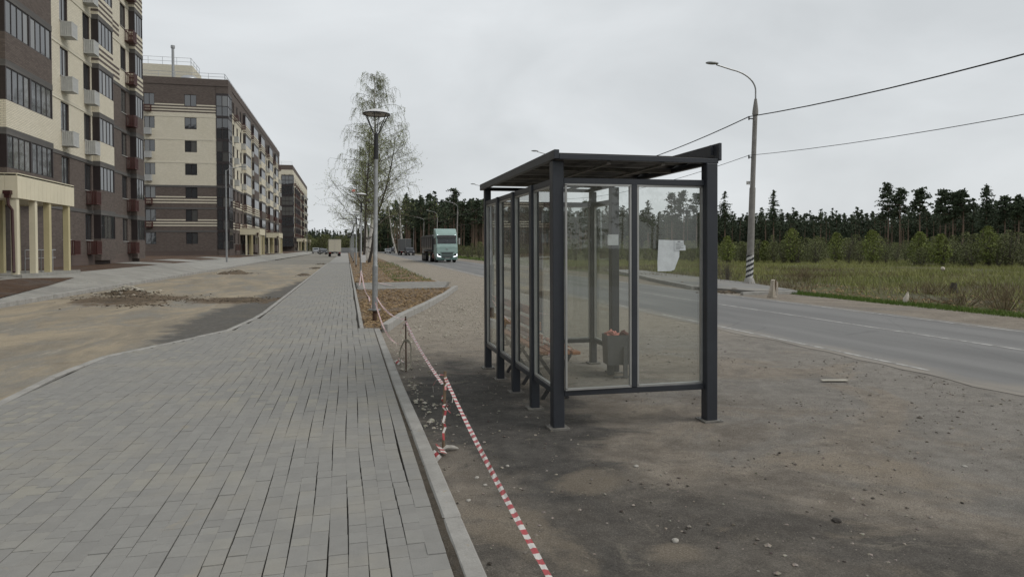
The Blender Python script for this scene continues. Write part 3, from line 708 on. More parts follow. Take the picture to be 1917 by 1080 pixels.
pane('y', YB, XL + .056, 2.665, RB + .028, RT - .028); mb = MB(); mb.box(2.667, 2.713, YB - .022, YB + .022, RB + .028, RT - .028); part('mullion', mb, M['shelter_steel'], sh, S, bevel=.004)
pane('y', YB, 2.715, XR + .014, RB + .028, RT - .028)
rail('bottom_rail', (XR + .07, YB - .045, RB), (XR + .08, 8.655, RB)); rail('top_rail', (XR + .07, YB - .045, RT), (XR + .08, 8.655, RT))
pane('x', XR + .075, 8.656, YB - .046, RB + .028, RT - .028)
# roof
RX0, RX1, RY0, RY1 = 1.84, 3.505, 5.93, 9.50
def rbox(name, *a_, mat='shelter_steel', bev=.004): mb = MB(); mb.box(*a_); return part(name, mb, M[mat], sh, S, bevel=bev)
rbox('roof_edge_beam', RX0 + .05, RX1 - .0, RY0, RY0 + .05, 2.402, 2.45); rbox('roof_edge_beam', RX0 + .05, RX1 - .0, RY1 - .05, RY1, 2.402, 2.45)
rbox('roof_edge_beam', RX0, RX0 + .05, RY0, RY1, 2.405, 2.490)
rbox('roof_fascia', RX1, RX1 + .03, RY0 - .01, RY1 + .01, 2.43, 2.60); rbox('roof_edge_beam', RX1 - .055, RX1 - .003, RY0 + .052, RY1 - .052, 2.402, 2.45)
for y_ in (RY0 + .1, RY1 - .1): mb = MB(); mb.bar((RX1 - .02, y_, 2.492), (RX1 - .02, y_, 2.59), .03); part('fascia_bracket', mb, M['shelter_steel'], sh, S)
for k in range(1, 4):
    y_ = RY0 + (RY1 - RY0) * k / 4; rbox('roof_rafter', RX0 + .052, RX1 - .057, y_ - .02, y_ + .02, 2.40, 2.44, mat='base_plate')
for k in (1, 2):
    x_ = RX0 + (RX1 - RX0) * k / 3; mb = MB(); mb.bar((x_, RY0 + .055, 2.385), (x_, RY1 - .055, 2.385), .035, .022); part('roof_purlin', mb, M['base_plate'], sh, S)
mb = MB(); n_ = 46; pr = []
for k in range(n_ + 1):
    y_ = RY0 + .02 + (RY1 - RY0 - .04) * k / n_; pr.append((y_, 2.462 + (.016 if (k // 2) % 2 else 0)))
for k in range(n_): mb.quad((RX0 + .02, *pr[k]), (RX1 - .01, *pr[k]), (RX1 - .01, *pr[k + 1]), (RX0 + .02, *pr[k + 1]))
part('roof_sheet', mb, M['shelter_roof'], sh, S)
# papers on the glass
mb = MB(); zf = yfr - .004
pl = [(2.905, 1.665), (3.07, 1.66), (3.085, 1.645), (3.125, 1.55), (3.122, 1.50), (3.07, 1.375), (3.03, 1.362), (2.895, 1.362), (2.893, 1.45)]
mb.add([(x_, zf, z_) for x_, z_ in pl] + [(x_, zf + .001, z_) for x_, z_ in pl], [tuple(range(len(pl))), tuple(range(len(pl), 2 * len(pl)))[::-1]])
n0 = mb; pp = link('paper_sheet', mesh('paper_sheet', mb, M['paper'])); tag(pp, 'torn white sheet glued to the near glass end of the shelter', 'paper')
nt_ = thing('paper_notice', 'small printed white notice overlapping the torn sheet on the shelter glass', 'notice', (3.07, zf - .004, 1.56))
mb = MB(); mb.add([(0, 0, 0), (.118, 0, .002), (.115, 0, .05), (.10, 0, .055), (.095, 0, .098), (.0, 0, .10)], [(0, 1, 2, 3, 4, 5)]); part('sheet', mb, M['paper'], nt_)
mb = MB()
for k, (z_, x1) in enumerate(((.083, .06), (.068, .085), (.058, .05), (.048, .09), (.036, .07), (.024, .095), (.013, .06))):
    mb.quad((.012 + (.02 if k == 0 else 0), -.0012, z_), (x1, -.0012, z_), (x1, -.0012, z_ + (.007 if k == 0 else .003)), (.012 + (.02 if k == 0 else 0), -.0012, z_ + (.007 if k == 0 else .003)))
part('print', mb, M['ink'], nt_)
mb = MB(); mb.box(3.30, 3.45, 9.0, 9.002, 1.62, 1.76); mb = MB(); mb.box(XR + .068, XR + .0705, 8.98, 9.22, 1.60, 1.77)
mb = MB(); zb = YB - .006; X1 = 3.34
mb.box(3.40, 3.55, 8.538, 8.541, 1.62, 1.765); tag(link('paper_sheet', mesh('paper_sheet', mb, M['paper'])), 'small square white paper stuck on the rear roadside post of the shelter', 'paper')
mb = MB(); mb.box(XR + .062, XR + .070, 8.80, 8.86, 1.63, 1.76); tag(link('paper_strip', mesh('paper_strip', mb, M['paper'])), 'narrow white paper strip on the small return pane behind the square paper', 'paper')

# bench inside
B0 = (2.25, 7.55, LOT); be = thing('bench', 'orange-brown slatted wooden bench along the back wall inside the shelter', 'bench', B0)
for k, x_ in enumerate((2.07, 2.19, 2.31, 2.43)):
    mb = MB(); x_ -= .05; mb.box(x_, x_ + .095, 7.02, 9.2, .435 - k * .004, .47 - k * .004); part('seat_slat', mb, M['bench_wood'], be, B0, bevel=.006)
for k, z_ in enumerate((.56, .70, .84)):
    mb = MB(); mb.box(2.02 - .018 * k, 2.045 - .018 * k, 7.02, 9.2, z_, z_ + .095); part('back_slat', mb, M['bench_wood'], be, B0, bevel=.006)
for y_ in (7.25, 8.1, 8.95):
    mb = MB(); mb.bar((2.03, y_, .415), (2.46, y_, .405), .035, .035); mb.bar((2.43, y_, .39), (2.10, y_ , LOT), .035); mb.bar((2.06, y_, .39), (2.40, y_, LOT), .035)
    mb.bar((2.03, y_, .42), (1.99, y_, .92), .035); part('bench_frame', mb, M['chassis'], be, B0)
rb = random.Random(3); pts = [(rb.uniform(2.1, 2.45), rb.gauss(7.9, .45), .475, .012 + .03 * rb.random() ** 2) for k in range(160)]
rocks('bench_debris', [(x_, min(max(y_, 7.1), 9.1), z_, s_) for x_, y_, z_, s_ in pts], 'pale_rubble')
# bin
bx, by = 3.46, 8.36; B0 = (bx, by, LOT); bn = thing('litter_bin', 'grey steel litter bin full of pink rags beside the rear roadside post', 'litter bin', B0, R(-6))
mb = MB(); pf_ = []
n_ = 12
prof = [(.158, .06), (.160, .10), (.172, .44), (.176, .45), (.168, .45), (.150, .12)]
def sq(r_, z_, k):
    t = 2 * math.pi * (k + .5) / n_; c_, s_ = math.cos(t), math.sin(t); m_ = max(abs(c_), abs(s_)); f_ = 1 / m_; return (r_ * c_ * f_ * 1.02, r_ * s_ * f_ * .8, z_ + .1)
vs = [sq(r_, z_, k) for r_, z_ in prof for k in range(n_)]; fs = []
for i in range(len(prof) - 1):
    for k in range(n_): fs.append((i * n_ + k, i * n_ + (k + 1) % n_, (i + 1) * n_ + (k + 1) % n_, (i + 1) * n_ + k))
fs.append(tuple(range(n_))); mb.add(vs, fs); part('bucket', mb, M['bin_grey'], bn)
mb = MB(); mb.box(.03, .085, -.175, -.15, -.0, .40); mb.box(-.1, .10, -.16, -.13, .0, .02); part('leg', mb, M['bin_grey'], bn)
mb = MB(); mb.box(-.12, -.03, .05, .09, .0, .17); part('bracket', mb, M['bin_grey'], bn)
rg = random.Random(9)
def crumple(name, c_, r_, mat, parent, seed, sc_=(1, 1, 1), sub=3, amp=.45, freq=9, off=(0, 0, 0)):
    b_ = bmesh.new(); bmesh.ops.create_icosphere(b_, subdivisions=sub, radius=1)
    for v in b_.verts:
        n3 = mn.noise(v.co * freq / 5 + Vector((seed, 0, 0))) + .5 * abs(mn.noise(v.co * freq / 2 + Vector((0, seed, 0))))
        v.co = Vector((v.co.x * sc_[0], v.co.y * sc_[1], v.co.z * sc_[2])) * r_ * (1 + amp * n3) + Vector(c_)
    me = bpy.data.meshes.new(name); b_.to_mesh(me); b_.free(); me.materials.append(M[mat]); return link(name, me, parent, off)
rag = thing('rag', 'crumpled pink rags heaped in the mouth of the litter bin', 'rag', (bx - .06, by, .44))
crumple('cloth', (-.03, 0, .0), .075, 'pink_rag', rag, 1, (1, .9, .75), amp=.7); crumple('cloth', (.04, .01, -.015), .045, 'pink_rag', rag, 4, amp=.7)
rag = thing('rag', 'smaller reddish rag at the right rim of the litter bin', 'rag', (bx + .09, by, .45)); crumple('cloth', (0, 0, -.01), .05, 'red_brown_paint', rag, 8, amp=.7)

# ------------------------------------------------------------------ stakes and striped tape
def stripes(name, pts, wd, label, seg=.05, twist=.6, sag=0, group=None, tagit=True, droop=None):
    P_ = [Vector(p) for p in pts]; fine = []; 
    for p, q_ in zip(P_, P_[1:]):
        l = (q_ - p).length; n = max(1, int(round(l / seg)))
        for i in range(n):
            t = i / n; v = p.lerp(q_, t); v.z -= sag * 4 * t * (1 - t) * l; fine.append(v)
    fine.append(P_[-1]); mb = MB(); rr = random.Random(len(fine)); ph = rr.random() * 6
    for i, v in enumerate(fine):
        d = (fine[min(i + 1, len(fine) - 1)] - fine[max(i - 1, 0)]).normalized()
        sd_ = d.cross(Vector((0, 0, 1))); sd_ = sd_.normalized() if sd_.length > .1 else Vector((1, 0, 0)); up = sd_.cross(d)
        an = .25 + twist * math.sin(i * .11 + ph) + .10 * math.sin(i * .9)
        o_ = (sd_ * math.cos(an) + up * math.sin(an)) * wd / 2; mb.v += [tuple(v - o_), tuple(v + up * .004 * math.sin(i * 1.3)), tuple(v + o_)]
        if i:
            b_ = i * 3; mb.f += [(b_ - 3, b_ - 2, b_ + 1, b_), (b_ - 2, b_ - 1, b_ + 2, b_ + 1)]; mb.mi += [(i // 1) % 2] * 2
    o = link(name, mesh(name, mb, [M['tape_red'], M['tape_white']]))
    if tagit: tag(o, label, 'barrier tape', group)
    return o
ST1 = (.77, 9.35); ST2 = (.78, 5.72)
for nm, (x_, y_), top, lean, lab in (('stake', ST2, .55, .02, 'thin wooden stake wrapped in tape scraps nearest the camera, beside the kerb'), ('stake', ST1, .66, .0, 'thin dark metal stake near the kerb corner with tape tied round it')):
    s_ = thing('stake', lab, 'stake', (x_, y_, LOT))
    mb = MB(); mb.tube([(0, 0, -.05), (lean * .5, 0, (top - LOT) * .5), (lean, .0, top - LOT)], .013 if y_ < 7 else .010, 7); part('rod', mb, M['stake_wood' if y_ < 7 else 'stake_rust'], s_)
    rr = random.Random(int(y_))
    for k in range(9 if y_ < 7 else 7):
        z_ = (top - LOT) - .02 - rr.random() * (.42 if y_ < 7 else .2); a_ = rr.random() * 6.28; l = .05 + rr.random() * .10; mb = MB()
        p0 = Vector((lean * z_ + .012 * math.cos(a_), .012 * math.sin(a_), z_)); 
        for j in range(6):
            t0, t1 = j / 6, (j + 1) / 6; f_ = lambda t: p0 + Vector((math.cos(a_) * l * .6 * t + .014 * math.sin(t * 11 + k), math.sin(a_) * l * .6 * t + .010 * math.cos(t * 8 + k), -l * t * t + .02 * math.sin(t * 3)))
            a__, b__ = f_(t0), f_(t1); o_ = Vector((math.sin(a_), -math.cos(a_), .2)) * .009; mb.quad(a__ - o_, a__ + o_, b__ + o_, b__ - o_, (j + k) % 2)
        part('tape_knot', mb, [M['tape_red'], M['tape_white']], s_)
# loop of pale film on the far stake, pink scraps near stones
st_film = thing('film_loop', 'loose loop of yellowish plastic film hanging at the foot of the kerb corner stake', 'film', (ST1[0], ST1[1], LOT))
mb = MB(); n_ = 22; pr_ = []
for i in range(n_ + 1):
    t = 2 * math.pi * i / n_; pr_.append(Vector((.085 * math.sin(t) * (1 + .15 * math.sin(3 * t)), -.03 + .02 * math.cos(t), .24 - .22 * math.cos(t) - .0)))
for i in range(n_): mb.quad(pr_[i] + Vector((0, 0, .0)), pr_[i + 1], pr_[i + 1] * .82 + Vector((0, .02, .04)), pr_[i] * .82 + Vector((0, .02, .04)))
part('film', mb, M['old_film'], st_film)
t0 = Vector((*grd(1046, 1096, .42), .42)); t0b = t0 + (t0 - Vector((ST2[0], ST2[1], .50))).normalized() * 1.0
stripes('barrier_tape', [t0b, (ST2[0] + .02, ST2[1], .50)], .027, 'red and white barrier tape from the bottom edge up to the near stake', .046, .35, .012)
stripes('barrier_tape', [(ST2[0], ST2[1], .44), (ST1[0], ST1[1], .60)], .028, 'red and white barrier tape stretched between the two stakes', .050, .12, .012)
stripes('barrier_tape', [(ST1[0], ST1[1], .62), (.62, 15.15, .52)], .03, 'upper pale tape strand running from the far stake to the nearest lamp post', .06, .5, .02)
stripes('barrier_tape', [(ST1[0], ST1[1], .30), (.60, 15.2, .40)], .028, 'lower sagging tape strand from the far stake to the nearest lamp post', .06, .5, .05)
stripes('barrier_tape', [(.62, 15.4, .35), (.66, 22, .05), (.60, 29.5, .5)], .05, 'tape running on behind the nearest lamp post over the brown soil', .1, .5, .03)
stripes('barrier_tape', [(.66, 33, .45), (1.9, 27.5, .1)], .06, 'pale tape strand from the second lamp post down to the crossing path', .1, .5, .03)
stripes('barrier_tape', [(.66, 34, .5), (.4, 27, -.0)], .05, 'tape end trailing from the second lamp post to the sidewalk edge', .1, .5, .03)
for k, (x_, y_) in enumerate(((.72, 9.9), (.70, 5.35))):
    cr_ = stripes('tape_scrap', [(x_, y_, LOT + .02), (x_ - .05, y_ + .1, LOT + .06), (x_ + .06, y_ + .16, LOT + .02), (x_ + .02, y_ + .3, LOT + .05)], .05, ('crumpled tape scrap lying among pale stones by the kerb corner stake', 'crumpled pink tape scrap beside the kerb left of the near stake')[k], .04, 1.5)
    cr_['category'] = 'tape scrap'
mb = MB(); X, Y = grd(843, 843, LOT); mb.tube([(-.07, 0, .015), (-.03, .005, .03), (.03, 0, .022), (.07, -.005, .01)], [.008, .02, .017, .006], 7)
tag(link('rag_scrap', mesh('rag_scrap', mb, M['stone_pale'], smooth=True), None, (X, Y, LOT), (0, 0, .2)), 'pale twisted rag scrap at the foot of the near stake', 'rag')
mb = MB(); X, Y = grd(1562, 714, LOT); mb.box(-.16, .16, -.035, .035, 0.012, .022); tag(link('wood_slat', mesh('wood_slat', mb, M['old_film']), None, (X, Y, LOT), (0, 0, -.25)), 'short pale slat lying flat between shelter and road edge', 'slat')
# ------------------------------------------------------------------ apartment buildings
XF = -15.1
def ZT(k, o=0): return 3.70 + 2.985 * k + o
_wc = {}
def win_meshes(w_, h_, n):
    key = (round(w_, 2), round(h_, 2), n)
    if key in _wc: return _wc[key]
    fr = MB(); b_ = .045; d0, d1 = .0, .06
    fr.box(-.0, w_, d0, d1, 0, b_); fr.box(0, w_, d0, d1, h_ - b_, h_); fr.box(0, b_, d0, d1, b_, h_ - b_); fr.box(w_ - b_, w_, d0, d1, b_, h_ - b_)
    for i in range(1, n): fr.box(w_ * i / n - .024, w_ * i / n + .024, d0 - .002, d1, b_, h_ - b_)
    g = MB(); g.quad((b_, .02, b_), (w_ / n - .024, .02, b_), (w_ / n - .024, .02, h_ - b_), (b_, .02, h_ - b_))
    _wc[key] = (mesh('window_frame', fr, M['frame_dark']), mesh('pane', g, M['window_glass'])); return _wc[key]
class Bld:
    def __init__(s, label, Y0, o=0):
        s.off = (XF, Y0, 0.0); s.r = thing('apartment_building', label, 'building', s.off); s.mb = {}; s.o = o; s.n = 0
    def B(s, m_): return s.mb.setdefault(m_, MB())
    def P(s, face, s_, t_, d): return (XF + d, s_, t_) if face == 'L' else (s_, s.off[1] - d, t_)
    def cells(s, face, s0, s1, bands, ops, rev='brown_brick', d=0.):
        """bands [(t0,t1,mat)], ops openings [(s0,s1,t0,t1)]"""
        for (t0, t1, m_) in bands:
            wm = MB()
            ss = sorted({s0, s1, *[o[0] for o in ops if s0 < o[0] < s1], *[o[1] for o in ops if s0 < o[1] < s1]})
            ts = sorted({t0, t1, *[o[2] for o in ops if t0 < o[2] < t1], *[o[3] for o in ops if t0 < o[3] < t1]})
            for a0, a1 in zip(ss, ss[1:]):
                for b0, b1 in zip(ts, ts[1:]):
                    cx, cy = (a0 + a1) / 2, (b0 + b1) / 2
                    if any(o[0] < cx < o[1] and o[2] < cy < o[3] for o in ops): continue
                    wm.quad(s.P(face, a0, b0, d), s.P(face, a1, b0, d), s.P(face, a1, b1, d), s.P(face, a0, b1, d))
            part({'cream_brick': 'cream_brick_wall'}.get(m_, 'brown_brick_wall'), wm, M[m_], s.r, s.off)
        for (a0, a1, b0, b1) in ops:
            q_ = s.B(rev); D = -.16 + d
            q_.quad(s.P(face, a0, b0, d), s.P(face, a1, b0, d), s.P(face, a1, b0, D), s.P(face, a0, b0, D)); q_.quad(s.P(face, a0, b1, d), s.P(face, a1, b1, d), s.P(face, a1, b1, D), s.P(face, a0, b1, D))
            q_.quad(s.P(face, a0, b0, d), s.P(face, a0, b1, d), s.P(face, a0, b1, D), s.P(face, a0, b0, D)); q_.quad(s.P(face, a1, b0, d), s.P(face, a1, b1, d), s.P(face, a1, b1, D), s.P(face, a1, b0, D))
    def slab(s, face, m_, s0, s1, t0, t1, d0, d1):
        a_, b_ = s.P(face, s0, t0, d0), s.P(face, s1, t1, d1)
        nm = {'cream_brick': 'brick_band', 'brown_brick': 'brick_band', 'grey_beam': 'floor_beam', 'cream_band': 'floor_band', 'frame_dark': 'corner_post', 'window_glass': 'side_pane', 'plinth': 'plinth'}[m_]
        if t1 - t0 > .6 and 'brick' in m_: nm = 'spandrel'
        unit(nm, min(a_[0], b_[0]), max(a_[0], b_[0]), min(a_[1], b_[1]), max(a_[1], b_[1]), t0, t1, m_, s.r, s.off)
    def window(s, face, s0, s1, t0, t1, n=2, rec=.17, name='window', pane=True):
        w_, h_ = s1 - s0, t1 - t0; fm, pm = win_meshes(w_, h_, n)
        if face == 'L': loc = (XF - rec + .0 + .10 + 0, s0, t0); rot = math.pi / 2
        else: loc = (s0, s.off[1] + rec - .10, t0); rot = 0
        f = link(name, fm, s.r, (loc[0] - s.off[0], loc[1] - s.off[1], loc[2]), (0, 0, rot))
        if pane:
            for i in range(n): link('pane', pm, f, (i * (w_ / n), 0, 0) if i else (0, 0, 0))
        if face == 'L':
            o_ = unit('sill', -.03, w_ + .03, -.115, .02, -.045, -.002, 'concrete_light', f)
        return f
    def loggia(s, s0, s1, d, floors, spand, npan, o=0, gap=.0, split=True):
        """projecting glazed loggia on the long face; spand(k) -> material or 'stripe'"""
        z0 = .9 + o
        for k in floors:
            t1 = ZT(k, o); t0 = t1 - 1.47; sb = (ZT(k - 1, o) + .30) if k > 0 else z0
            m_ = spand(k); base = 'cream_brick' if m_ == 'stripe' else m_
            s.slab('L', base, s0, s1, sb, t0, -.05, d)
            if m_ == 'stripe':
                for j in range(3): s.slab('L', 'brown_brick', s0 - .012, s1 + .012, t0 - .36 - j * .33, t0 - .22 - j * .33, -.04, d + .012)
            s.slab('L', 'grey_beam', s0 - .02, s1 + .02, t1, t1 + .30, -.05, d + .015)
            s.slab('L', 'frame_dark', s0, s0 + .10, t0, t1, -.05, d); s.slab('L', 'frame_dark', s1 - .08, s1, t0, t1, -.05, d)
            segs = [(s0 + .10, s1 - .08)]
            if split: mid = (s0 + s1) / 2; s.slab('L', 'frame_dark', mid - .09, mid + .09, t0, t1, d - .3, d); segs = [(s0 + .10, mid - .09), (mid + .09, s1 - .08)]
            for a_, b_ in segs:
                n = npan // len(segs); w_ = b_ - a_; fm, pm = win_meshes(w_, t1 - t0, n)
                f = link('loggia_glazing', fm, s.r, (d - .02 + .0, a_ - s.off[1], t0), (0, 0, math.pi / 2))
                for i in range(n): link('pane', pm, f, (i * (w_ / n), 0, 0))
            s.slab('L', 'window_glass', s0 + .02, s0 + .03, t0, t1, .06, d - .1)
    def basket(s, y_, ztop, mat, face='L', x_=None):
        key = ('bk', mat)
        if key not in _wc:
            mb = MB(); W, D, Hh = .82, .58, .80
            for z_ in (0, Hh - .04): mb.box(0, W, 0, .04, z_, z_ + .04); mb.box(0, W, D - .04, D, z_, z_ + .04); mb.box(0, .04, .04, D - .04, z_, z_ + .04); mb.box(W - .04, W, .04, D - .04, z_, z_ + .04)
            mb.box(.04, W - .04, .04, D - .04, .002, .02)
            n = 8 if mat == 'basket_white' else 7; f_ = .72 if mat == 'basket_white' else .42
            for i in range(n):
                a_ = W * i / n + .012; mb.box(a_, a_ + W / n * f_, .006, .03, .04, Hh - .04); 
                if mat == 'basket_white': mb.box(a_, a_ + W / n * f_, D - .03, D - .006, .04, Hh - .04)
            for i in range(6):
                a_ = D * i / 6 + .012; mb.box(.006, .03, a_, a_ + D / 6 * f_, .04, Hh - .04); mb.box(W - .03, W - .006, a_, a_ + D / 6 * f_, .04, Hh - .04)
            if mat == 'basket_white': mb.box(.03, W - .03, .04, D - .04, Hh - .035, Hh - .02)
            _wc[key] = mesh('air_conditioner_basket', mb, M[mat])
        if face == 'L': return link('air_conditioner_basket', _wc[key], s.r, (.59, y_ - s.off[1], ztop - .8), (0, 0, math.pi / 2))
        return link('air_conditioner_basket', _wc[key], s.r, (x_ - s.off[0], -.59, ztop - .8), (0, 0, 0))
    def canopy(s, y0, y1, zb=.62, zt_=4.55, zl=3.58, xo=-12.35):
        off = (XF, y0, zb); cn = link('entrance_canopy', None, s.r, (off[0] - s.off[0], off[1] - s.off[1], off[2]))
        mb = MB(); 
        mb.box(XF + .02, xo, y0, y1, zt_ - .10, zt_ - .04); mb.box(XF + .02, xo - .05, y0 + .05, y1 - .05, zl + .04, zl + .08)
        n = 15
        for i in range(n):
            a_ = y0 + (y1 - y0) * i / n; mb.box(xo - .04, xo, a_ + .006, a_ + (y1 - y0) / n - .006, zl, zt_)
        for i in range(7):
            w_ = (xo - .04 - XF) / 7; a_ = XF + w_ * i
            mb.box(a_ + .006, a_ + w_ - .006, y0, y0 + .04, zl, zt_); mb.box(a_ + .006, a_ + w_ - .006, y1 - .04, y1, zl, zt_)
        mb.box(XF + .01, xo - .02, y0 + .015, y0 + .03, zl + .01, zt_ - .01); mb.box(xo - .03, xo - .015, y0 + .03, y1 - .03, zl + .01, zt_ - .01)
        mb.v = [(x - off[0], y - off[1], z - off[2]) for x, y, z in mb.v]; link('fascia', mesh('fascia', mb, M['canopy_cream']), cn)
        for (x_, y_, m_) in ((xo - .17, y0 + .16, 'canopy_cream'), (xo - .17, y1 - .45, 'post_yellow'), (xo - .17, y0 + 1.75, 'canopy_cream'), (xo - .17, y0 + 3.1, 'post_yellow'), (xo - 1.1, y0 + .16, 'post_yellow'), (xo - 1.9, y0 + .16, 'canopy_cream'), (xo - 1.6, y0 + 2.4, 'post_yellow'), (xo - 2.2, y1 - .4, 'post_yellow')):
            mb = MB(); mb.box(-.11, .11, -.11, .11, 0, zl + .04 - zb); link('canopy_post', mesh('canopy_post', mb, M[m_]), cn, (x_ - off[0], y_ - off[1], 0))
        mb = MB(); mb.box(-.13, .13, -.10, .10, 3.10, 3.24); mb.box(-.09, .09, -.07, .07, 2.96, 3.10); mb.tube([(0, 0, 3.0), (.02, 0, 2.7), (.12, .06, 2.5), (.14, .08, .25), (.18, -.02, .1)], .055, 8)
        link('drainpipe', mesh('drainpipe', mb, M['pipe_red'], smooth=True), cn, (xo - .3 - off[0], -.09, 0))
        mb = MB()
        for yy in (1.9, 3.4, 4.6): mb.tube([(2.2, yy, 0), (2.2, yy, .95)], .02, 6)
        mb.tube([(2.2, 1.9, .95), (2.2, 4.9, .95)], .025, 6); mb.tube([(2.2, 1.9, .6), (2.2, 4.9, .6)], .018, 6); link('handrail', mesh('handrail', mb, M['steel_rail']), cn)
        mb = MB(); mb.box(0, 2.9, -.1, y1 - y0 + .2, -.2, .002); link('porch_floor', mesh('porch_floor', mb, M['light_paving']), cn)
        mb = MB(); mb.box(.012, .06, 2.2, 4.2, .02, 2.3); link('entrance_door', mesh('entrance_door', mb, M['frame_dark']), cn)
        mb = MB(); mb.box(.062, .066, 2.35, 3.1, .3, 2.15); mb.box(.062, .066, 3.3, 4.05, .3, 2.15); link('door_pane', mesh('door_pane', mb, M['window_glass']), cn)
    def railing(s, pts, z0, hh=.75, step=1.9):
        mb = MB()
        for p, q_ in zip(pts, pts[1:]):
            p = Vector(p); q_ = Vector(q_); l = (q_ - p).length; n = max(1, round(l / step))
            for i in range(n + 1): v = p.lerp(q_, i / n); mb.bar((v.x, v.y, z0), (v.x, v.y, z0 + hh), .045)
            for h_ in (hh, hh * .5): mb.bar((p.x, p.y, z0 + h_), (q_.x, q_.y, z0 + h_), .04)
        part('roof_railing', mb, M['steel_rail'], s.r, s.off)
    def finish(s):
        NM = {'cream_brick': 'cream_brick_wall', 'brown_brick': 'rear_wall', 'grey_beam': 'floor_beam', 'cream_band': 'cream_band', 'frame_dark': 'dark_trim', 'plinth': 'plinth', 'roof_dark': 'roof', 'concrete_light': 'window_sill', 'window_glass': 'side_pane'}
        for m_, mb in s.mb.items(): part(NM.get(m_, m_), mb, M[m_], s.r, s.off)

# --- nearest building
Y0, Y1 = 4.0, 55.9
b = Bld('nearest apartment building at the left edge, its canopy cut by the frame', Y0)
TOP = 24.1
def zb(k, o=0): return ZT(k, o) + .27          # top of belt over floor k
camC = [(.4, zb(1), 'brown_brick'), (zb(1), TOP, 'cream_brick')]
camB = [(.4, zb(3), 'brown_brick'), (zb(3), TOP, 'cream_brick')]
W1 = [(41.85, 42.95), (45.2, 46.3)]; W2 = [(52.1, 53.25)]; WA = [(32.0, 33.2), (29.0, 30.1), (25.6, 26.7), (18, 19.1), (14.5, 15.6), (8, 9.1)]
def ops_for(ws, h_=1.56): return [(a_, c_, ZT(k) - h_, ZT(k)) for k in range(7) for a_, c_ in ws]
b.cells('L', Y0, 34.4, camC, ops_for(WA)); b.cells('L', 39.3, 46.55, camC, ops_for(W1)); b.cells('L', 49.25, 54.0, camB, ops_for(W2))
b.cells('L', 34.4, 39.3, [(.5, TOP, 'brown_brick')], []); b.cells('L', 46.55, 49.25, [(.5, TOP, 'brown_brick')], []); b.cells('L', 54.0, Y1, [(.5, TOP, 'brown_brick')], [])
for k in range(7):
    for ws in (WA, W1, W2):
        for a_, c_ in ws: b.window('L', a_, c_, ZT(k) - 1.56, ZT(k))
b.loggia(34.4, 39.3, .55, range(1, 8), lambda k: 'brown_brick' if k != 2 else 'cream_brick', 8)
b.loggia(46.55, 49.2, .40, range(0, 8), lambda k: {0: 'brown_brick', 1: 'brown_brick', 2: 'cream_brick', 3: 'cream_brick'}.get(k, 'stripe'), 4, split=False)
b.loggia(54.0, Y1, .40, range(0, 8), lambda k: 'brown_brick' if k < 4 else 'stripe', 3, split=False)
b.loggia(20.3, 24.3, .55, range(1, 8), lambda k: 'brown_brick', 8)
for k in range(8):
    z_ = zb(k) - .24; m_ = 'grey_beam' if k < 2 else 'cream_band'; m2 = 'grey_beam' if k < 4 else 'cream_band'
    for (a_, c_, mm) in ((Y0, 34.38, m_), (39.32, 46.53, m_), (49.27, 53.98, m2)): b.slab('L', mm, a_, c_, z_ + .02, z_ + .22, -.02, .035)
for k in (4, 5, 6):
    for j in range(3): b.slab('L', 'brown_brick', 49.23, 51.8, ZT(k) - 1.47 - .36 - j * .33, ZT(k) - 1.47 - .22 - j * .33, -.02, .02)
for k in range(2, 7): b.basket(41.9, ZT(k) - 1.62, 'basket_white'); b.basket(45.25, ZT(k) - 1.62, 'basket_white'); b.basket(32.1, ZT(k) - 1.62, 'basket_white')
for k in (0, 1): b.basket(45.3, ZT(k) - 1.62, 'basket_red')
b.basket(41.9, ZT(0) - 1.62, 'basket_red')
for k in range(7): b.basket(53.0, ZT(k) - 1.62, 'basket_red')
# end walls and roof
B_ = b.B('brown_brick'); Xb = -30
B_.quad((XF, Y1, .4), (Xb, Y1, .4), (Xb, Y1, TOP), (XF, Y1, TOP)); B_.quad((XF, Y0, .4), (Xb, Y0, .4), (Xb, Y0, TOP), (XF, Y0, TOP)); B_.quad((Xb, Y0, .4), (Xb, Y1, .4), (Xb, Y1, TOP), (Xb, Y0, TOP))
b.B('roof_dark').quad((XF, Y0, TOP), (Xb, Y0, TOP), (Xb, Y1, TOP), (XF, Y1, TOP))
b.canopy(30.0, 35.6); b.slab('L', 'plinth', Y0, 46.54, .4, 1.25, -.02, .03); b.slab('L', 'plinth', 49.21, 53.99, .4, 1.25, -.02, .03)
b.finish()

# --- middle building
Y0, Y1 = 96.0, 166.0
b = Bld('middle apartment building of the row, brown and cream end wall facing the camera', Y0); TOP = 23.75
low = zb(2) - .1; hi = zb(5) + .35
def band(c_low='brown_brick'): return [(.3, low, 'brown_brick'), (low, hi, 'cream_brick'), (hi, TOP, 'brown_brick')]
EX0 = -30.0
EW = [(-25.2, -23.95), (-20.4, -18.95)]
b.cells('E', EX0, -16.55, band(), [(a_, c_, ZT(k) - 1.5, ZT(k)) for k in range(7) for a_, c_ in EW])
for k in range(7):
    for a_, c_ in EW: b.window('E', a_, c_, ZT(k) - 1.5, ZT(k))
def estr(face, s0, s1, z_, m_='cream_brick', n=3, cut=()):
    for j in range(n):
        segs = [(s0, s1)]
        for (c0, c1, zc0, zc1) in cut:
            zz = z_ - j * .36
            if zc0 < zz < zc1: segs = [t for u in segs for t in ((u[0], min(u[1], c0 - .01)), (max(u[0], c1 + .01), u[1])) if t[1] - t[0] > .05]
        for u in segs: b.slab(face, m_, u[0], u[1], z_ - .16 - j * .36, z_ - j * .36, -.02, .015)
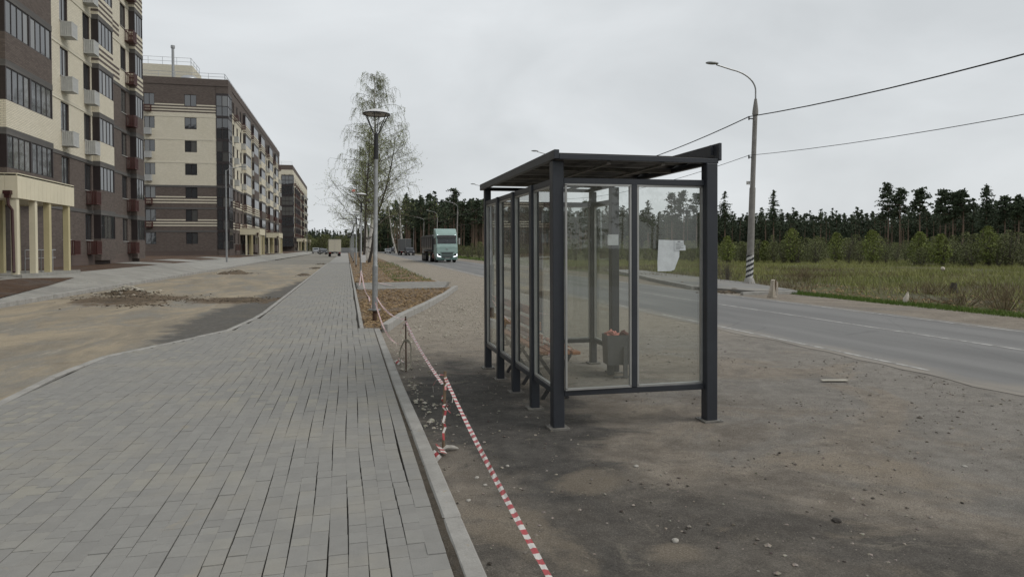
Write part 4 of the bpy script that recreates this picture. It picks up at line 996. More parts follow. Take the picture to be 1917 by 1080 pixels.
for k in (1, 2, 6):
    cut = [(a_, c_, ZT(k) - 1.5 - .0, ZT(k) + 1) for a_, c_ in EW]
    estr('E', EX0, -16.57, ZT(k) - 1.28, cut=cut)
for k in (3, 4, 5): b.slab('E', 'cream_band', EX0, -16.57, zb(k) - .2, zb(k) - .05, -.02, .03)
b.slab('E', 'grey_beam', EX0, -15.0, low - .25, low, -.02, .035); b.slab('E', 'grey_beam', EX0, -16.57, zb(1) - .22, zb(1), -.02, .035); b.slab('E', 'grey_beam', EX0, -16.57, zb(0) - .22, zb(0), -.02, .035)
for k in (6, 2, 1): b.basket(0, ZT(k) - 1.55, 'basket_red', 'E', -25.1)
for k in (5, 4, 3): b.basket(0, ZT(k) - 1.55, 'basket_white', 'E', -25.1)
# corner glazing
for k in range(7):
    t1 = ZT(k) + .12; t0 = (ZT(k - 1) + .32) if k else 1.5
    if k == 0: b.B('brown_brick').box(-16.5, -15.05, Y0 + .02, Y0 + 2.8, .3, 1.5)
    cg = link('corner_glazing', None, b.r, (-16.55 - b.off[0], 0, t0)); hh = t1 - t0
    mb = MB()
    for x_ in (0, .72, 1.47): mb.box(x_ - .04, x_ + .04, -.04, .04, 0, hh)
    for z_ in (0, hh * .46, hh - .08): mb.box(-.04, 1.5, -.035, .035, z_, z_ + .08)
    for y_ in (1.0, 1.9, 2.8): mb.box(1.43, 1.51, y_ - .04, y_ + .04, 0, hh)
    for z_ in (0, hh * .46, hh - .08): mb.box(1.435, 1.505, .04, 2.84, z_, z_ + .08)
    link('glazing_frame', mesh('glazing_frame', mb, M['frame_dark']), cg)
    for (x0, x1) in ((.04, .68), (.76, 1.43)):
        for (z0_, z1_) in ((.08, hh * .46), (hh * .46 + .08, hh - .08)):
            mb = MB(); mb.quad((x0, 0, z0_), (x1, 0, z0_), (x1, 0, z1_), (x0, 0, z1_)); link('pane', mesh('pane', mb, M['window_glass']), cg)
    for (y0_, y1_) in ((.04, .96), (1.04, 1.86), (1.94, 2.76)):
        mb = MB(); mb.quad((1.47, y0_, .08), (1.47, y1_, .08), (1.47, y1_, hh - .08), (1.47, y0_, hh - .08)); link('pane', mesh('pane', mb, M['window_glass']), cg)
    b.slab('E', 'frame_dark', -16.58, -15.02, t1, t1 + .2, -2.85, .03)
b.B('brown_brick').box(-16.6, -15.06, Y0 + .0, Y0 + 2.86, ZT(6) + .32, TOP - .001)
wins = [(99.5, 100.9), (102.95, 104.1), (106.2, 107.45), (115.3, 117.0), (125.3, 127.0), (135.4, 136.6), (138.9, 140.3), (148.7, 150.1), (151.0, 152.3), (159.8, 161.0), (162.1, 163.6)]
logs = [(109.1, 114.9), (118.65, 124.5), (128.5, 134.15), (141.7, 147.6), (153.9, 158.8)]
edges = [98.9] + [v for l in logs for v in l] + [Y1]
for i in range(0, len(edges), 2):
    a_, c_ = edges[i], edges[i + 1]
    ops = [(w0, w1, ZT(k) - 1.5, ZT(k)) for k in range(7) for w0, w1 in wins if a_ < w0 < c_]
    b.cells('L', a_, c_, band(), ops)
    for o_ in ops: b.window('L', *o_)
    for k in (1, 2, 6): estr('L', a_ + .01, c_ - .01, ZT(k) - 1.62 if k != 6 else ZT(6) - 1.62)
    for k in (3, 4, 5): b.slab('L', 'cream_band', a_ + .01, c_ - .01, zb(k) - .2, zb(k) - .05, -.02, .03)
    b.slab('L', 'grey_beam', a_ + .01, c_ - .01, low - .25, low, -.02, .035)
for j, (a_, c_) in enumerate(logs):
    b.cells('L', a_, c_, [(.3, TOP, 'brown_brick')], [])
    def sp(k, j=j):
        if k in (3, 4, 5): return 'brown_brick' if j == 1 else 'cream_brick'
        return 'stripe' if k == 6 or (k in (1, 2) and j < 2) else 'brown_brick'
    b.loggia(a_, c_, .4, range(0, 7), sp, 4, split=False)
for j, y_ in enumerate((100.6, 107.2, 115.9, 125.6, 135.6, 139.2, 149, 151.6, 160.2, 163)):
    for k in range(7):
        if k == 0 and j > 1: continue
        b.basket(y_, ZT(k) - 1.55, 'basket_white' if k in (3, 4, 5) else 'basket_red')
bb = b.B('brown_brick'); bb.quad((XF, Y1, .3), (EX0, Y1, .3), (EX0, Y1, TOP), (XF, Y1, TOP)); bb.quad((EX0, Y0, .3), (EX0, Y1, .3), (EX0, Y1, TOP), (EX0, Y0, TOP))
b.slab('E', 'brown_brick', EX0, -15.02, TOP - .9, TOP, -.05, .06); b.slab('L', 'brown_brick', Y0 + 2.9, Y1, TOP - .9, TOP, -.05, .06)
b.B('roof_dark').quad((XF + .06, Y0 - .06, TOP + .003), (EX0, Y0 - .06, TOP + .003), (EX0, Y1, TOP + .003), (XF + .06, Y1, TOP + .003))
hut = MB(); hut.box(-30, -20.6, Y0 + 6, Y0 + 12, TOP + .01, TOP + 3.1); part('roof_house', hut, M['cream_brick'], b.r, b.off)
b.railing([(-29.5, Y0 + .3), (-15.5, Y0 + .3), (-15.5, Y1 - 1)], TOP, .8); b.railing([(-29.8, Y0 + 6.2), (-20.8, Y0 + 6.2), (-20.8, Y0 + 11.8)], TOP + 3.1, 1.05)
mb = MB(); mb.tube([(-22.0, Y0 + 1.4, TOP), (-22.0, Y0 + 1.4, TOP + 4.1)], .17, 12); mb.tube([(-22.0, Y0 + 1.4, TOP + 4.1), (-22.0, Y0 + 1.4, TOP + 4.45)], .26, 12); part('vent_pipe', mb, M['galvanised'], b.r, b.off, smooth=True)
mb = MB(); mb.lathe([(1.2, TOP), (1.2, TOP + .3), (1.0, TOP + .55), (.6, TOP + .75), (0.01, TOP + .82)], 16, (-20.2, Y0 + 2.2)); part('roof_dome', mb, M['steel_rail'], b.r, b.off, smooth=True)
b.canopy(105.0, 111.5); b.canopy(134.5, 141.0); b.slab('E', 'plinth', EX0, -16.57, .3, 1.3, -.02, .04)
b.finish()

# --- far building
Y0, Y1 = 206.0, 279.0
b = Bld('farthest apartment building at the end of the row, cream upper storeys over brown', Y0, .8); TOP = 25.6; O = .8
def zt3(k): return ZT(k, O)
b.cells('E', EX0, -18.2, [(.3, zt3(4) + .5, 'brown_brick'), (zt3(4) + .5, TOP - 1.4, 'cream_brick'), (TOP - 1.4, TOP, 'brown_brick')], [])
b.cells('E', -18.2, XF, [(zt3(6) + .3, TOP - 1.4, 'cream_brick'), (TOP - 1.4, TOP, 'brown_brick')], [])
for j in range(3): b.slab('E', 'brown_brick', EX0, -18.25, zt3(5) - .9 - j * .5, zt3(5) - .65 - j * .5, -.02, .015)
for k in range(5): b.slab('E', 'grey_beam', EX0, -18.25, zt3(k) + .2, zt3(k) + .4, -.02, .02)
for k in range(7):
    t1 = zt3(k) + .2; t0 = t1 - 2.7
    cg = link('corner_glazing', None, b.r, (-18.2 - b.off[0], -.02, t0)); mb = MB(); hh = 2.7
    for x_ in (0, 1.0, 2.0, 3.1): mb.box(x_ - .05, x_ + .05, -.04, .04, 0, hh)
    for z_ in (0, 1.2, hh - .15): mb.box(-.04, 3.15, -.035, .035, z_, z_ + .15)
    for y_ in (1.5, 3): mb.box(3.1, 3.16, y_ - .05, y_ + .05, 0, hh)
    link('glazing_frame', mesh('glazing_frame', mb, M['frame_dark']), cg)
    mb = MB(); mb.quad((0, 0, .1), (3.1, 0, .1), (3.1, 0, hh - .1), (0, 0, hh - .1)); mb.quad((3.12, 0, .1), (3.12, 3, .1), (3.12, 3, hh - .1), (3.12, 0, hh - .1)); link('pane', mesh('pane', mb, M['window_glass']), cg)
    b.slab('E', 'frame_dark', -18.25, -15.02, t1, t1 + .28, -3, .0)
b.cells('L', Y0, Y0 + 3.1, [(zt3(6) + .4, TOP - 1.4, 'cream_brick'), (TOP - 1.4, TOP, 'brown_brick')], [])
ws3 = [Y0 + 3.1 + 6.2 * i for i in range(11)]
lg3 = [ws3[i] + 3.2 for i in (0, 1, 2, 3, 5, 6, 8, 9)]
ops = []
for i, a_ in enumerate(ws3):
    for k in range(7): ops.append((a_ + .8, a_ + 2.2, zt3(k) - 1.6, zt3(k)))
lim = zt3(4) + .5
b.cells('L', Y0 + 3.1, Y1, [(.3, zt3(0) + .5, 'brown_brick'), (zt3(0) + .5, TOP - 1.4, 'cream_brick'), (TOP - 1.4, TOP, 'brown_brick')], ops)
for o_ in ops: b.window('L', *o_, pane=True)
for i, a_ in enumerate(ws3):
    for k in range(1, 7):
        b.basket(a_ + 1.4, zt3(k) - 1.65, 'basket_red' if i < 7 else 'basket_white')
for l0 in lg3: b.loggia(l0, l0 + 2.7, .4, range(0, 6), lambda k: 'brown_brick' if l0 < Y0 + 42 else 'cream_brick', 3, o=O, split=False)
for k in range(6): b.slab('L', 'cream_band', Y0 + 3.1, Y1, zt3(k) + .32, zt3(k) + .5, -.02, .03)
bb = b.B('brown_brick'); bb.quad((XF, Y1, .3), (EX0, Y1, .3), (EX0, Y1, TOP), (XF, Y1, TOP)); bb.quad((-18.2, Y0 + 1.5, .3), (XF - .02, Y0 + 1.5, .3), (XF - .02, Y0 + 1.5, zt3(6) + .3), (-18.2, Y0 + 1.5, zt3(6) + .3))
b.B('roof_dark').quad((XF, Y0, TOP), (EX0, Y0, TOP), (EX0, Y1, TOP), (XF, Y1, TOP))
b.railing([(-24, Y0 + .3), (-15.3, Y0 + .3)], TOP, 1.0, 2.5)
b.canopy(214, 222, .8); b.canopy(243, 251, .8)
b.finish()

# far fence at the end of the sidewalk
FY = 229; fe = thing('fence', 'grey sheet fence closing the far end of the sidewalk', 'fence', (-4.2, FY, -.1))
for k in range(5):
    mb = MB(); 
    for j in range(8): mb.box(k * 1.5 + j * .18, k * 1.5 + j * .18 + .09, 0, .06, .1, 1.75); mb.box(k * 1.5 + j * .18 + .09, k * 1.5 + j * .18 + .18, .02, .05, .1, 1.75)
    part('fence_panel', mb, M['galvanised'], fe)
for k in range(6): mb = MB(); mb.box(k * 1.5 - .04, k * 1.5 + .0, -.04, .0, 0, 1.85); part('post', mb, M['galvanised'], fe)

# ------------------------------------------------------------------ lamps
# park lamps
plp = [(.58, 15.3), (.72, 38.6), (.70, 57.5), (.66, 76), (.66, 95), (.66, 114), (.66, 136), (.66, 170)]
pl_lab = ['nearest park lamp with open wire cage and disc cap beside the sidewalk', 'second park lamp along the sidewalk, between the crossing path and the birch', 'third park lamp down the sidewalk', 'fourth park lamp down the sidewalk', 'fifth park lamp down the sidewalk', 'sixth park lamp down the sidewalk', 'seventh park lamp down the sidewalk', 'farthest park lamp of the row along the sidewalk']
lp = thing('park_lamp', pl_lab[0], 'street lamp', (plp[0][0], plp[0][1], -.05), 0, 'park lamps along the sidewalk')
mb = MB(); mb.tube([(0, 0, .28), (0, 0, 1.25)], .062, 14); mb.tube([(0, 0, 1.25), (0, 0, 1.28), (0, 0, 3.62)], [.062, .050, .044], 14); part('pole', mb, M['galvanised'], lp, smooth=True)
mb = MB(); mb.tube([(0, 0, -.1), (0, 0, .30)], .050, 12); part('base_sleeve', mb, M['stake_rust'], lp, smooth=True)
mb = MB(); mb.tube([(0, 0, .27), (0, 0, .295)], .12, 12); mb.bar((-.15, 0, .285), (.13, 0, .285), .03, .02); part('flange', mb, M['galvanised'], lp)
mb = MB(); mb.tube([(0, 0, 3.6), (0, 0, 4.16)], [.052, .048], 12); part('neck', mb, M['lamp_dark'], lp, smooth=True)
for k in range(6):
    a_ = 2 * math.pi * (k + .3) / 6; mb = MB(); c_, s_ = math.cos(a_), math.sin(a_)
    mb.tube([(.04 * c_, .04 * s_, 4.14), (.08 * c_, .08 * s_, 4.2), (.27 * c_, .27 * s_, 4.58)], .009, 6); part('cage_bar', mb, M['lamp_dark'], lp)
mb = MB(); mb.lathe([(.01, 4.70), (.10, 4.69), (.22, 4.655), (.295, 4.60), (.30, 4.585), (.285, 4.58)], 28); part('cap', mb, M['lamp_white'], lp, smooth=True)
mb = MB(); mb.lathe([(.284, 4.583), (.2, 4.60), (.01, 4.605)], 28); mb.lathe([(.015, 4.60), (.09, 4.60), (.085, 4.575), (.015, 4.57)], 16); part('diffuser', mb, M['bead'], lp, smooth=True)
mb = MB(); mb.lathe([(.302, 4.575), (.305, 4.60), (.285, 4.60), (.285, 4.575), (.302, 4.575)], 28); part('cap_rim', mb, M['lamp_dark'], lp, smooth=True)
lp.rotation_euler = (R(.25), R(.9), 0)
for i, (x_, y_) in enumerate(plp[1:], 1): dup(lp, (x_, y_, -.05), label=pl_lab[i], scale=1.0 if i > 1 else 1.0)
mb = MB(); mb.box(-.13, .13, -.06, .06, 0, .42); tag(link('cable_box', mesh('cable_box', mb, M['lamp_white'], bevel=.01), None, (.86, 38.4, .78)), 'small white box fixed to the second park lamp post', 'cable box')
# road lamps: concrete mast with curved arm
rl_pos = [(16.95, 25.9), (16.65, 52.6), (16.9, 81.5), (17.9, 112.5), (18.2, 141), (18.8, 172), (19.5, 206), (20.1, 240)]
rl_lab = ['nearest tall concrete road lamp mast with black and white striped foot', 'second road lamp mast, its lamp head showing above the shelter roof', 'third road lamp mast, left of the shelter roof', 'fourth road lamp mast behind the green truck', 'fifth road lamp mast, left of the green truck cab', 'sixth road lamp mast over the tipper body', 'seventh road lamp mast by the dark van', 'farthest road lamp mast visible before the wood']
rl = thing('road_lamp', rl_lab[0], 'street lamp', (rl_pos[0][0], rl_pos[0][1], LOT), 0, 'road lamps along the far verge')
mb = MB(); mb.tube([(-.12, 0, 1.32), (-.02, 0, 4.2)], [.150, .125], 14); part('lower_mast', mb, M['concrete_pole'], rl, smooth=True)
mb = MB(); mb.tube([(-.02, 0, 4.2), (.10, 0, 7.35)], [.105, .095], 14); part('upper_mast', mb, M['concrete_pole'], rl, smooth=True)
nb = 20; r0 = .152
mbw = MB(); z0_ = .32; z1_ = 1.32
nz_, na = 30, 24
for i in range(nz_):
    for j in range(na):
        t0, t1 = i / nz_, (i + 1) / nz_
        def pt(t, a_): a2 = 2 * math.pi * a_ / na; return (-.17 + .05 * t + r0 * math.cos(a2), r0 * math.sin(a2), z0_ + (z1_ - z0_) * t)
        k = int(math.floor((i / nz_ * 4.6) + (j / na) * 1.0 + .0) * 0 + math.floor(((i / nz_) * 4.6 * 2 - (j / na) * 4))) % 2
        mbw.quad(pt(t0, j), pt(t0, j + 1), pt(t1, j + 1), pt(t1, j), k)
part('striped_foot', mbw, [M['black_paint'], M['white_paint']], rl)
mb = MB(); mb.tube([(-.17, 0, -.1), (-.17, 0, .12), (-.17, 0, .34)], [.28, .24, .17], 14); part('footing', mb, M['concrete_light'], rl, smooth=True)
mb = MB(); mb.tube([(.10, 0, 7.33), (.11, 0, 7.5), (.12, 0, 8.0)], [.125, .12, .055], 12); part('sleeve', mb, M['concrete_pole'], rl, smooth=True)
ap = []
for k in range(12):
    t = k / 11; an = t * math.pi / 2 * .86; ap.append((.12 - (1 - math.cos(an)) * 1.45, 0, 8.0 + .35 + math.sin(an) * .85))
ap = [(.12, 0, 7.9)] + ap + [(-1.75, 0, 9.35)]
mb = MB(); mb.tube(ap, .032, 8); part('arm', mb, M['galvanised'], rl, smooth=True)
mb = MB(); b_ = bmesh.new(); bmesh.ops.create_uvsphere(b_, u_segments=16, v_segments=10, radius=1)
for v in b_.verts: v.co = Vector((v.co.x * .30 - 1.95, v.co.y * .14, v.co.z * (.075 if v.co.z > 0 else .05) + 9.40))
me = bpy.data.meshes.new('lamp_head'); b_.to_mesh(me); b_.free(); me.materials.append(M['galvanised']); me.polygons.foreach_set('use_smooth', [True] * len(me.polygons)); link('lamp_head', me, rl)
for z_ in (7.15, 5.50):
    mb = MB(); mb.box(-.22, .12, -.02, .02, z_ - .02, z_ + .02); mb.tube([(-.2, 0, z_ - .06), (-.2, 0, z_ + .10)], .03, 8); part('insulator', mb, M['lamp_dark'], rl)
mb = MB(); mb.box(-.32, -.12, -.008, .008, 4.33, 4.48); pt_ = part('number_plate', mb, M['white_paint'], rl)
def glyph(name, txt, size, mat, parent, loc, rot, ext=.001):
    cu = bpy.data.curves.new(name, 'FONT'); cu.body = txt; cu.size = size; cu.extrude = ext; cu.align_x = 'CENTER'; cu.align_y = 'CENTER'
    o = bpy.data.objects.new(name, cu); C.objects.link(o); dg = bpy.context.evaluated_depsgraph_get(); me = bpy.data.meshes.new_from_object(o.evaluated_get(dg)); bpy.data.objects.remove(o)
    me.materials.clear(); me.materials.append(M[mat]); return link(name, me, parent, loc, rot)
num = glyph('number', '37', .15, 'ink', pt_, (-.22, -.010, 4.405), (R(90), 0, 0))
for i, (x_, y_) in enumerate(rl_pos[1:], 1):
    d_ = dup(rl, (x_, y_, LOT), label=rl_lab[i]); 
    for ch in list(d_.children):
        if ch.name.startswith('number_plate'):
            for g_ in list(ch.children): bpy.data.objects.remove(g_)
            bpy.data.objects.remove(ch)
wl = ['thick upper black wire from the nearest road mast to the right edge', 'thin lower wire from the nearest road mast to the right edge']
ext = [(17.4, -4.5)] + rl_pos[:5]
for j, zz in enumerate((7.15 + LOT + .08, 5.50 + LOT + .08)):
    for i in range(len(ext) - 1):
        p = Vector((ext[i][0] - .2, ext[i][1], zz + (.0 if i else .2))); q_ = Vector((ext[i + 1][0] - .2, ext[i + 1][1], zz)); pts = []
        sg = (.75 if i == 0 else .6) * (1 if j == 0 else .85)
        for k in range(17): t = k / 16; v = p.lerp(q_, t); v.z -= 4 * sg * t * (1 - t); pts.append(v)
        mb = MB(); mb.tube(pts, .022 if j == 0 else .011, 6)
        tag(link('overhead_wire', mesh('overhead_wire', mb, M['wire_black'], smooth=True)), wl[j] if i == 0 else ('upper' if j == 0 else 'lower') + ' overhead wire between road masts %s' % ['', 'nearest and second', 'second and third', 'third and fourth', 'fourth and fifth'][i], 'wire', 'overhead wires along the road')
d_ = dup(rl, (17.4, -4.5, LOT), label='road lamp mast behind the camera carrying the wires')
for ch in list(d_.children):
    if ch.name.startswith('number_plate'):
        for g_ in list(ch.children): bpy.data.objects.remove(g_)
        bpy.data.objects.remove(ch)
# lamp on the building side
sl = thing('side_street_lamp', 'slim steel street lamp in front of the middle building corner', 'street lamp', (-11.0, 68.3, lz(-11)))
mb = MB(); mb.tube([(0, 0, 0), (0, 0, 8.6)], [.09, .05], 10); part('pole', mb, M['galvanised'], sl, smooth=True)
mb = MB(); mb.tube([(0, 0, 8.5), (.3, 0, 8.75), (1.3, 0, 8.95)], .03, 8); part('arm', mb, M['galvanised'], sl, smooth=True)
mb = MB(); mb.box(1.2, 1.8, -.1, .1, 8.92, 9.0); part('lamp_head', mb, M['galvanised'], sl, bevel=.02)
dup(sl, (-10.8, 196, lz(-10.8)), label='slim steel street lamp beside the farthest building')
# ------------------------------------------------------------------ vehicles
def wheel(parent, x_, y_, r_, w_=.3, side=1):
    t = link('wheel', None, parent, (x_, y_, r_)); mb = MB(); mb.tube([(-w_ / 2, 0, 0), (-w_ / 2 + .04, 0, 0), (w_ / 2 - .04, 0, 0), (w_ / 2, 0, 0)], [r_ * .93, r_, r_, r_ * .93], 20); link('tyre', mesh('tyre', mb, M['tyre'], smooth=True), t)
    mb = MB(); mb.tube([(side * (w_ / 2 - .01), 0, 0), (side * (w_ / 2 + .015), 0, 0)], [r_ * .58, r_ * .5], 16); link('rim', mesh('rim', mb, M['rim']), t)
def lights(parent, name, x_, y_, z_, w_, h_, m_, d=.03):
    mb = MB(); mb.box(x_ - w_ / 2, x_ + w_ / 2, y_ - d, y_ + d, z_ - h_ / 2, z_ + h_ / 2); return part(name, mb, M[m_], parent)
# green tractor unit with tipper, front faces -Y
tx, ty = 10.95, 76.0
tk = thing('tipper_truck', 'pale green articulated tipper truck with lit headlights coming along the road', 'truck', (tx, ty, LOT), R(1.3))
P3 = [(0, .55), (.0, 1.1), (.02, 1.75), (.16, 2.1), (.34, 2.75), (.42, 3.0), (.62, 3.35), (1.1, 3.82), (2.2, 3.86), (2.25, .95), (1.9, .95), (1.85, .62), (.9, .62), (.85, .45), (.1, .42)]
mb = MB(); mb.extr(P3, -1.2, 1.2); part('cab', mb, M['teal_paint'], tk, bevel=.07)
def fq(name, poly, mat, d=.015, parent=None):   # poly in (x,z) laid on the cab front, depth from profile
    def fy(z):
        T = [(.42, .1), (.55, 0), (1.1, 0), (1.75, .02), (2.1, .16), (2.75, .34), (3.0, .42), (3.35, .62), (3.82, 1.1)]
        for (z0, y0), (z1, y1) in zip(T, T[1:]):
            if z <= z1: return y0 + (y1 - y0) * (z - z0) / (z1 - z0)
        return 1.1
    mb = MB(); n = len(poly); mb.add([(x, fy(z) - d, z) for x, z in poly] + [(x, fy(z) + .02, z) for x, z in poly], [tuple(range(n))] + [(i, (i + 1) % n, n + (i + 1) % n, n + i) for i in range(n)])
    return part(name, mb, M[mat], parent or tk)
fq('windscreen', [(-1.08, 2.12), (1.08, 2.12), (1.05, 2.74), (-1.05, 2.74)], 'car_glass')
for x_ in (-.45, .45): mb = MB(); mb.bar((x_ - .2, .13, 2.14), (x_ + .4, .2, 2.32), .025); part('wiper', mb, M['chassis'], tk)
fq('sun_visor', [(-1.10, 2.78), (1.10, 2.78), (1.08, 3.08), (-1.08, 3.08)], 'lamp_dark', .12)
mb = MB(); mb.add([(-.02, .24, 2.44), (-.2, .24, 2.52), (-.1, .24, 2.46), (0, .24, 2.38), (.1, .24, 2.46), (.2, .24, 2.52), (.02, .24, 2.44)], [(0, 1, 2, 3, 4, 5, 6)]); part('winged_emblem', mb, M['bead'], tk)
mb = MB(); mb.lathe([(.10, -.004), (.12, 0), (.12, .01), (.09, .012)], 14); 
o_ = part('badge', mb, M['steel_rail'], tk); o_.location = (0, -.01, 1.52); o_.rotation_euler = (R(90), 0, 0)
for k in range(3): mb = MB(); mb.bar((0, -.02, 1.52), (.1 * math.cos(R(90 + 120 * k)), -.02, 1.52 + .1 * math.sin(R(90 + 120 * k))), .018); part('badge', mb, M['steel_rail'], tk)
for z_, hw, h_ in ((1.16, .82, .05), (1.02, .66, .13), (.80, .66, .13), (.61, .60, .11)): fq('grille_slot', [(-hw, z_ - h_ / 2), (hw, z_ - h_ / 2), (hw, z_ + h_ / 2), (-hw, z_ + h_ / 2)], 'black_paint', .03)
for z_ in (1.62, 1.74, 1.86): fq('panel_crease', [(-.85, z_), (.85, z_), (.85, z_ + .018), (-.85, z_ + .018)], 'teal_dark', .008)
for s_ in (-1, 1):
    hl = fq('headlight', [(s_ * 1.14, .62), (s_ * .72, .62), (s_ * .78, .95), (s_ * 1.14, 1.05)], 'chassis', .025)
    for pl_ in ([(1.15, .98), (1.07, .96), (1.02, .74), (1.12, .70)], [(1.12, .70), (.70, .62), (.72, .70), (1.03, .78)]): fq('daytime_light', [(s_ * x, z) for x, z in pl_], 'led_white', .04)
    mb = MB(); mb.box(s_ * 1.42 - .09, s_ * 1.42 + .09, .12, .26, 2.05, 2.75); part('mirror', mb, M['bead' if s_ > 0 else 'chassis'], tk, bevel=.03)
    mb = MB(); mb.bar((s_ * 1.18, .3, 2.7), (s_ * 1.42, .2, 2.7), .04); mb.bar((s_ * 1.18, .3, 2.15), (s_ * 1.42, .2, 2.15), .04); part('mirror_arm', mb, M['chassis'], tk)
    mb = MB(); xs = s_ * 1.205; mb.add([(xs, .35, 2.08), (xs, 1.3, 2.08), (xs, 1.3, 2.78), (xs, .55, 2.78)], [(0, 1, 2, 3)]); part('side_window', mb, M['car_glass'], tk)
    lights(tk, 'roof_light', s_ * 1.0, .42, 3.12, .07, .05, 'led_white')
    mb = MB(); mb.box(s_ * 1.21 - .02, s_ * 1.21 + .02, .35, 1.35, .75, .79); mb.box(s_ * 1.21 - .01, s_ * 1.21 + .01, 1.36, 1.38, .8, 2.8); part('door_seam', mb, M['teal_dark'], tk)
fq('number_plate', [(-.26, .44), (.26, .44), (.26, .54), (-.26, .54)], 'white_paint', .03)
mb = MB(); mb.box(-1.22, 1.22, .02, .5, .30, .44); part('bumper', mb, M['teal_dark'], tk, bevel=.04)
mb = MB(); mb.box(-.45, .45, .9, 6.5, .62, .9); mb.box(-1.15, 1.15, 3.4, 5.6, .55, .8) ; mb.box(-.4, .4, 6.5, 13.0, .85, 1.1); part('chassis', mb, M['chassis'], tk)
mb = MB(); mb.box(-1.2, -.75, 2.4, 3.6, .4, 1.0); part('fuel_tank', mb, M['red_brown_paint'], tk, bevel=.08)
for s_ in (-1, 1):
    wheel(tk, s_ * 1.03, 1.38, .50, .32, s_); wheel(tk, s_ * .98, 4.9, .50, .5, s_)
    for yy in (9.6, 10.95, 12.3): wheel(tk, s_ * 1.0, yy, .50, .42, s_)
    mb = MB(); mb.box(s_ * 1.0 - .28, s_ * 1.0 + .28, 4.3, 5.5, 1.06, 1.10); part('mudguard', mb, M['red_brown_paint'], tk)
# tipper body with rounded bottom
mb = MB(); pr_ = [(-1.24, 3.0), (-1.24, 1.9), (-1.05, 1.45), (-.7, 1.2), (.7, 1.2), (1.05, 1.45), (1.24, 1.9), (1.24, 3.0)]
n = len(pr_); mb.add([(x, 3.0, z) for x, z in pr_] + [(x, 13.2, z) for x, z in pr_], [tuple(range(n)), tuple(range(n, 2 * n))] + [(i, (i + 1) % n, n + (i + 1) % n, n + i) for i in range(n)]); part('tipper_body', mb, M['tipper_grey'], tk)
mb = MB(); mb.box(-1.29, -1.22, 2.95, 13.25, 2.86, 3.04); mb.box(1.22, 1.29, 2.95, 13.25, 2.86, 3.04); mb.box(-1.29, 1.29, 2.90, 2.98, 1.3, 3.05)
for k in range(6): mb.box(-1.28, -1.24, 4.2 + k * 1.7, 4.3 + k * 1.7, 1.6, 2.86)
part('body_rib', mb, M['chassis'], tk)
mb = MB(); mb.extr([(3.0, 3.05), (3.4, 3.18), (8, 3.22), (12.8, 3.18), (13.2, 3.05)], -1.2, 1.2); part('tarpaulin', mb, M['tarp_grey'], tk)
# cars
def car(label, loc, rz, paint, kind='sedan', head=None, group=None, L_=4.4):
    c = thing('car', label, 'car', loc, rz, group); hh = 1.45 if kind == 'sedan' else 1.72; wl_ = .85; bl = .55
    prof = {'sedan': [(0, .35), (0, .62), (.15, .80), (1.15, .92), (1.9, 1.38), (2.3, hh), (3.2, hh - .03), (3.9, 1.02), (4.3, .95), (4.4, .6), (4.35, .3)],
            'suv': [(0, .42), (0, .85), (.15, 1.02), (1.1, 1.10), (1.7, 1.62), (2.1, hh), (3.9, hh - .03), (4.3, 1.15), (4.4, .9), (4.4, .4)]}[kind]
    mb = MB(); mb.extr(prof, -.86, .86); part('body', mb, M[paint], c, bevel=.05)
    z0, z1 = (.93, 1.40) if kind == 'sedan' else (1.12, 1.64); y0 = 1.2 if kind == 'sedan' else 1.15; y1 = 1.98 if kind == 'sedan' else 1.72
    mb = MB(); mb.add([(-.74, y0 - .01, z0 + .03), (.74, y0 - .01, z0 + .03), (.66, y1 - .1, z1 - .05), (-.66, y1 - .1, z1 - .05)], [(0, 1, 2, 3)]); part('windscreen', mb, M['car_glass'], c).location = (0, -.02, .02)
    mb = MB(); yr = 3.93 if kind == 'sedan' else 4.28; mb.add([(-.72, yr, z0 + .1), (.72, yr, z0 + .1), (.64, yr - .62 if kind == 'sedan' else yr - .30, z1 - .04), (-.64, yr - .62 if kind == 'sedan' else yr - .30, z1 - .04)], [(0, 1, 2, 3)]); part('rear_window', mb, M['car_glass'], c).location = (0, .03, .02)
    for s_ in (-1, 1):
        for (a0, a1, a2, a3) in (((1.45, 2.55, 2.55, 2.05), (2.62, 3.75, 3.25, 2.62)) if kind == 'sedan' else ((1.35, 2.6, 2.6, 1.85), (2.68, 4.0, 3.85, 2.68))):
            mb = MB(); xs = s_ * .868; mb.add([(xs, a0, z0 + .03), (xs, a1, z0 + .03), (xs, a2, z1 - .03), (xs, a3, z1 - .03)], [(0, 1, 2, 3)]); part('side_window', mb, M['car_glass'], c)
        for yy in (.85, 3.5): wheel(c, s_ * .78, yy, .32, .2, s_)
        lights(c, 'headlight', s_ * .62, .0, .70 if kind == 'sedan' else .85, .32, .14, head or 'steel_rail'); lights(c, 'tail_light', s_ * .68, 4.38, .82, .24, .14, 'lamp_red')
        mb = MB(); mb.box(s_ * .98 - .09, s_ * .98 + .09, 1.45, 1.6, .95, 1.08); part('mirror', mb, M[paint], c, bevel=.02)
    mb = MB(); mb.box(-.5, .5, -.015, .03, .42, .6); part('grille', mb, M['chassis'], c)
    mb = MB(); mb.box(-.26, .26, 4.37, 4.42, .55, .66); mb.box(-.26, .26, -.03, 0, .4, .5); part('number_plate', mb, M['white_paint'], c)
    return c
car('dark off-road car driving away on the main road beside the grey van body', (13.2, 146, LOT), R(2), 'car_dark', 'suv')
car('dark car with pale bonnet farther up the main road', (11.9, 205, LOT), 0, 'car_silver', 'sedan')
car('dark saloon close behind the pale bonnet car far up the main road', (13.9, 215, LOT), 0, 'car_dark', 'suv')
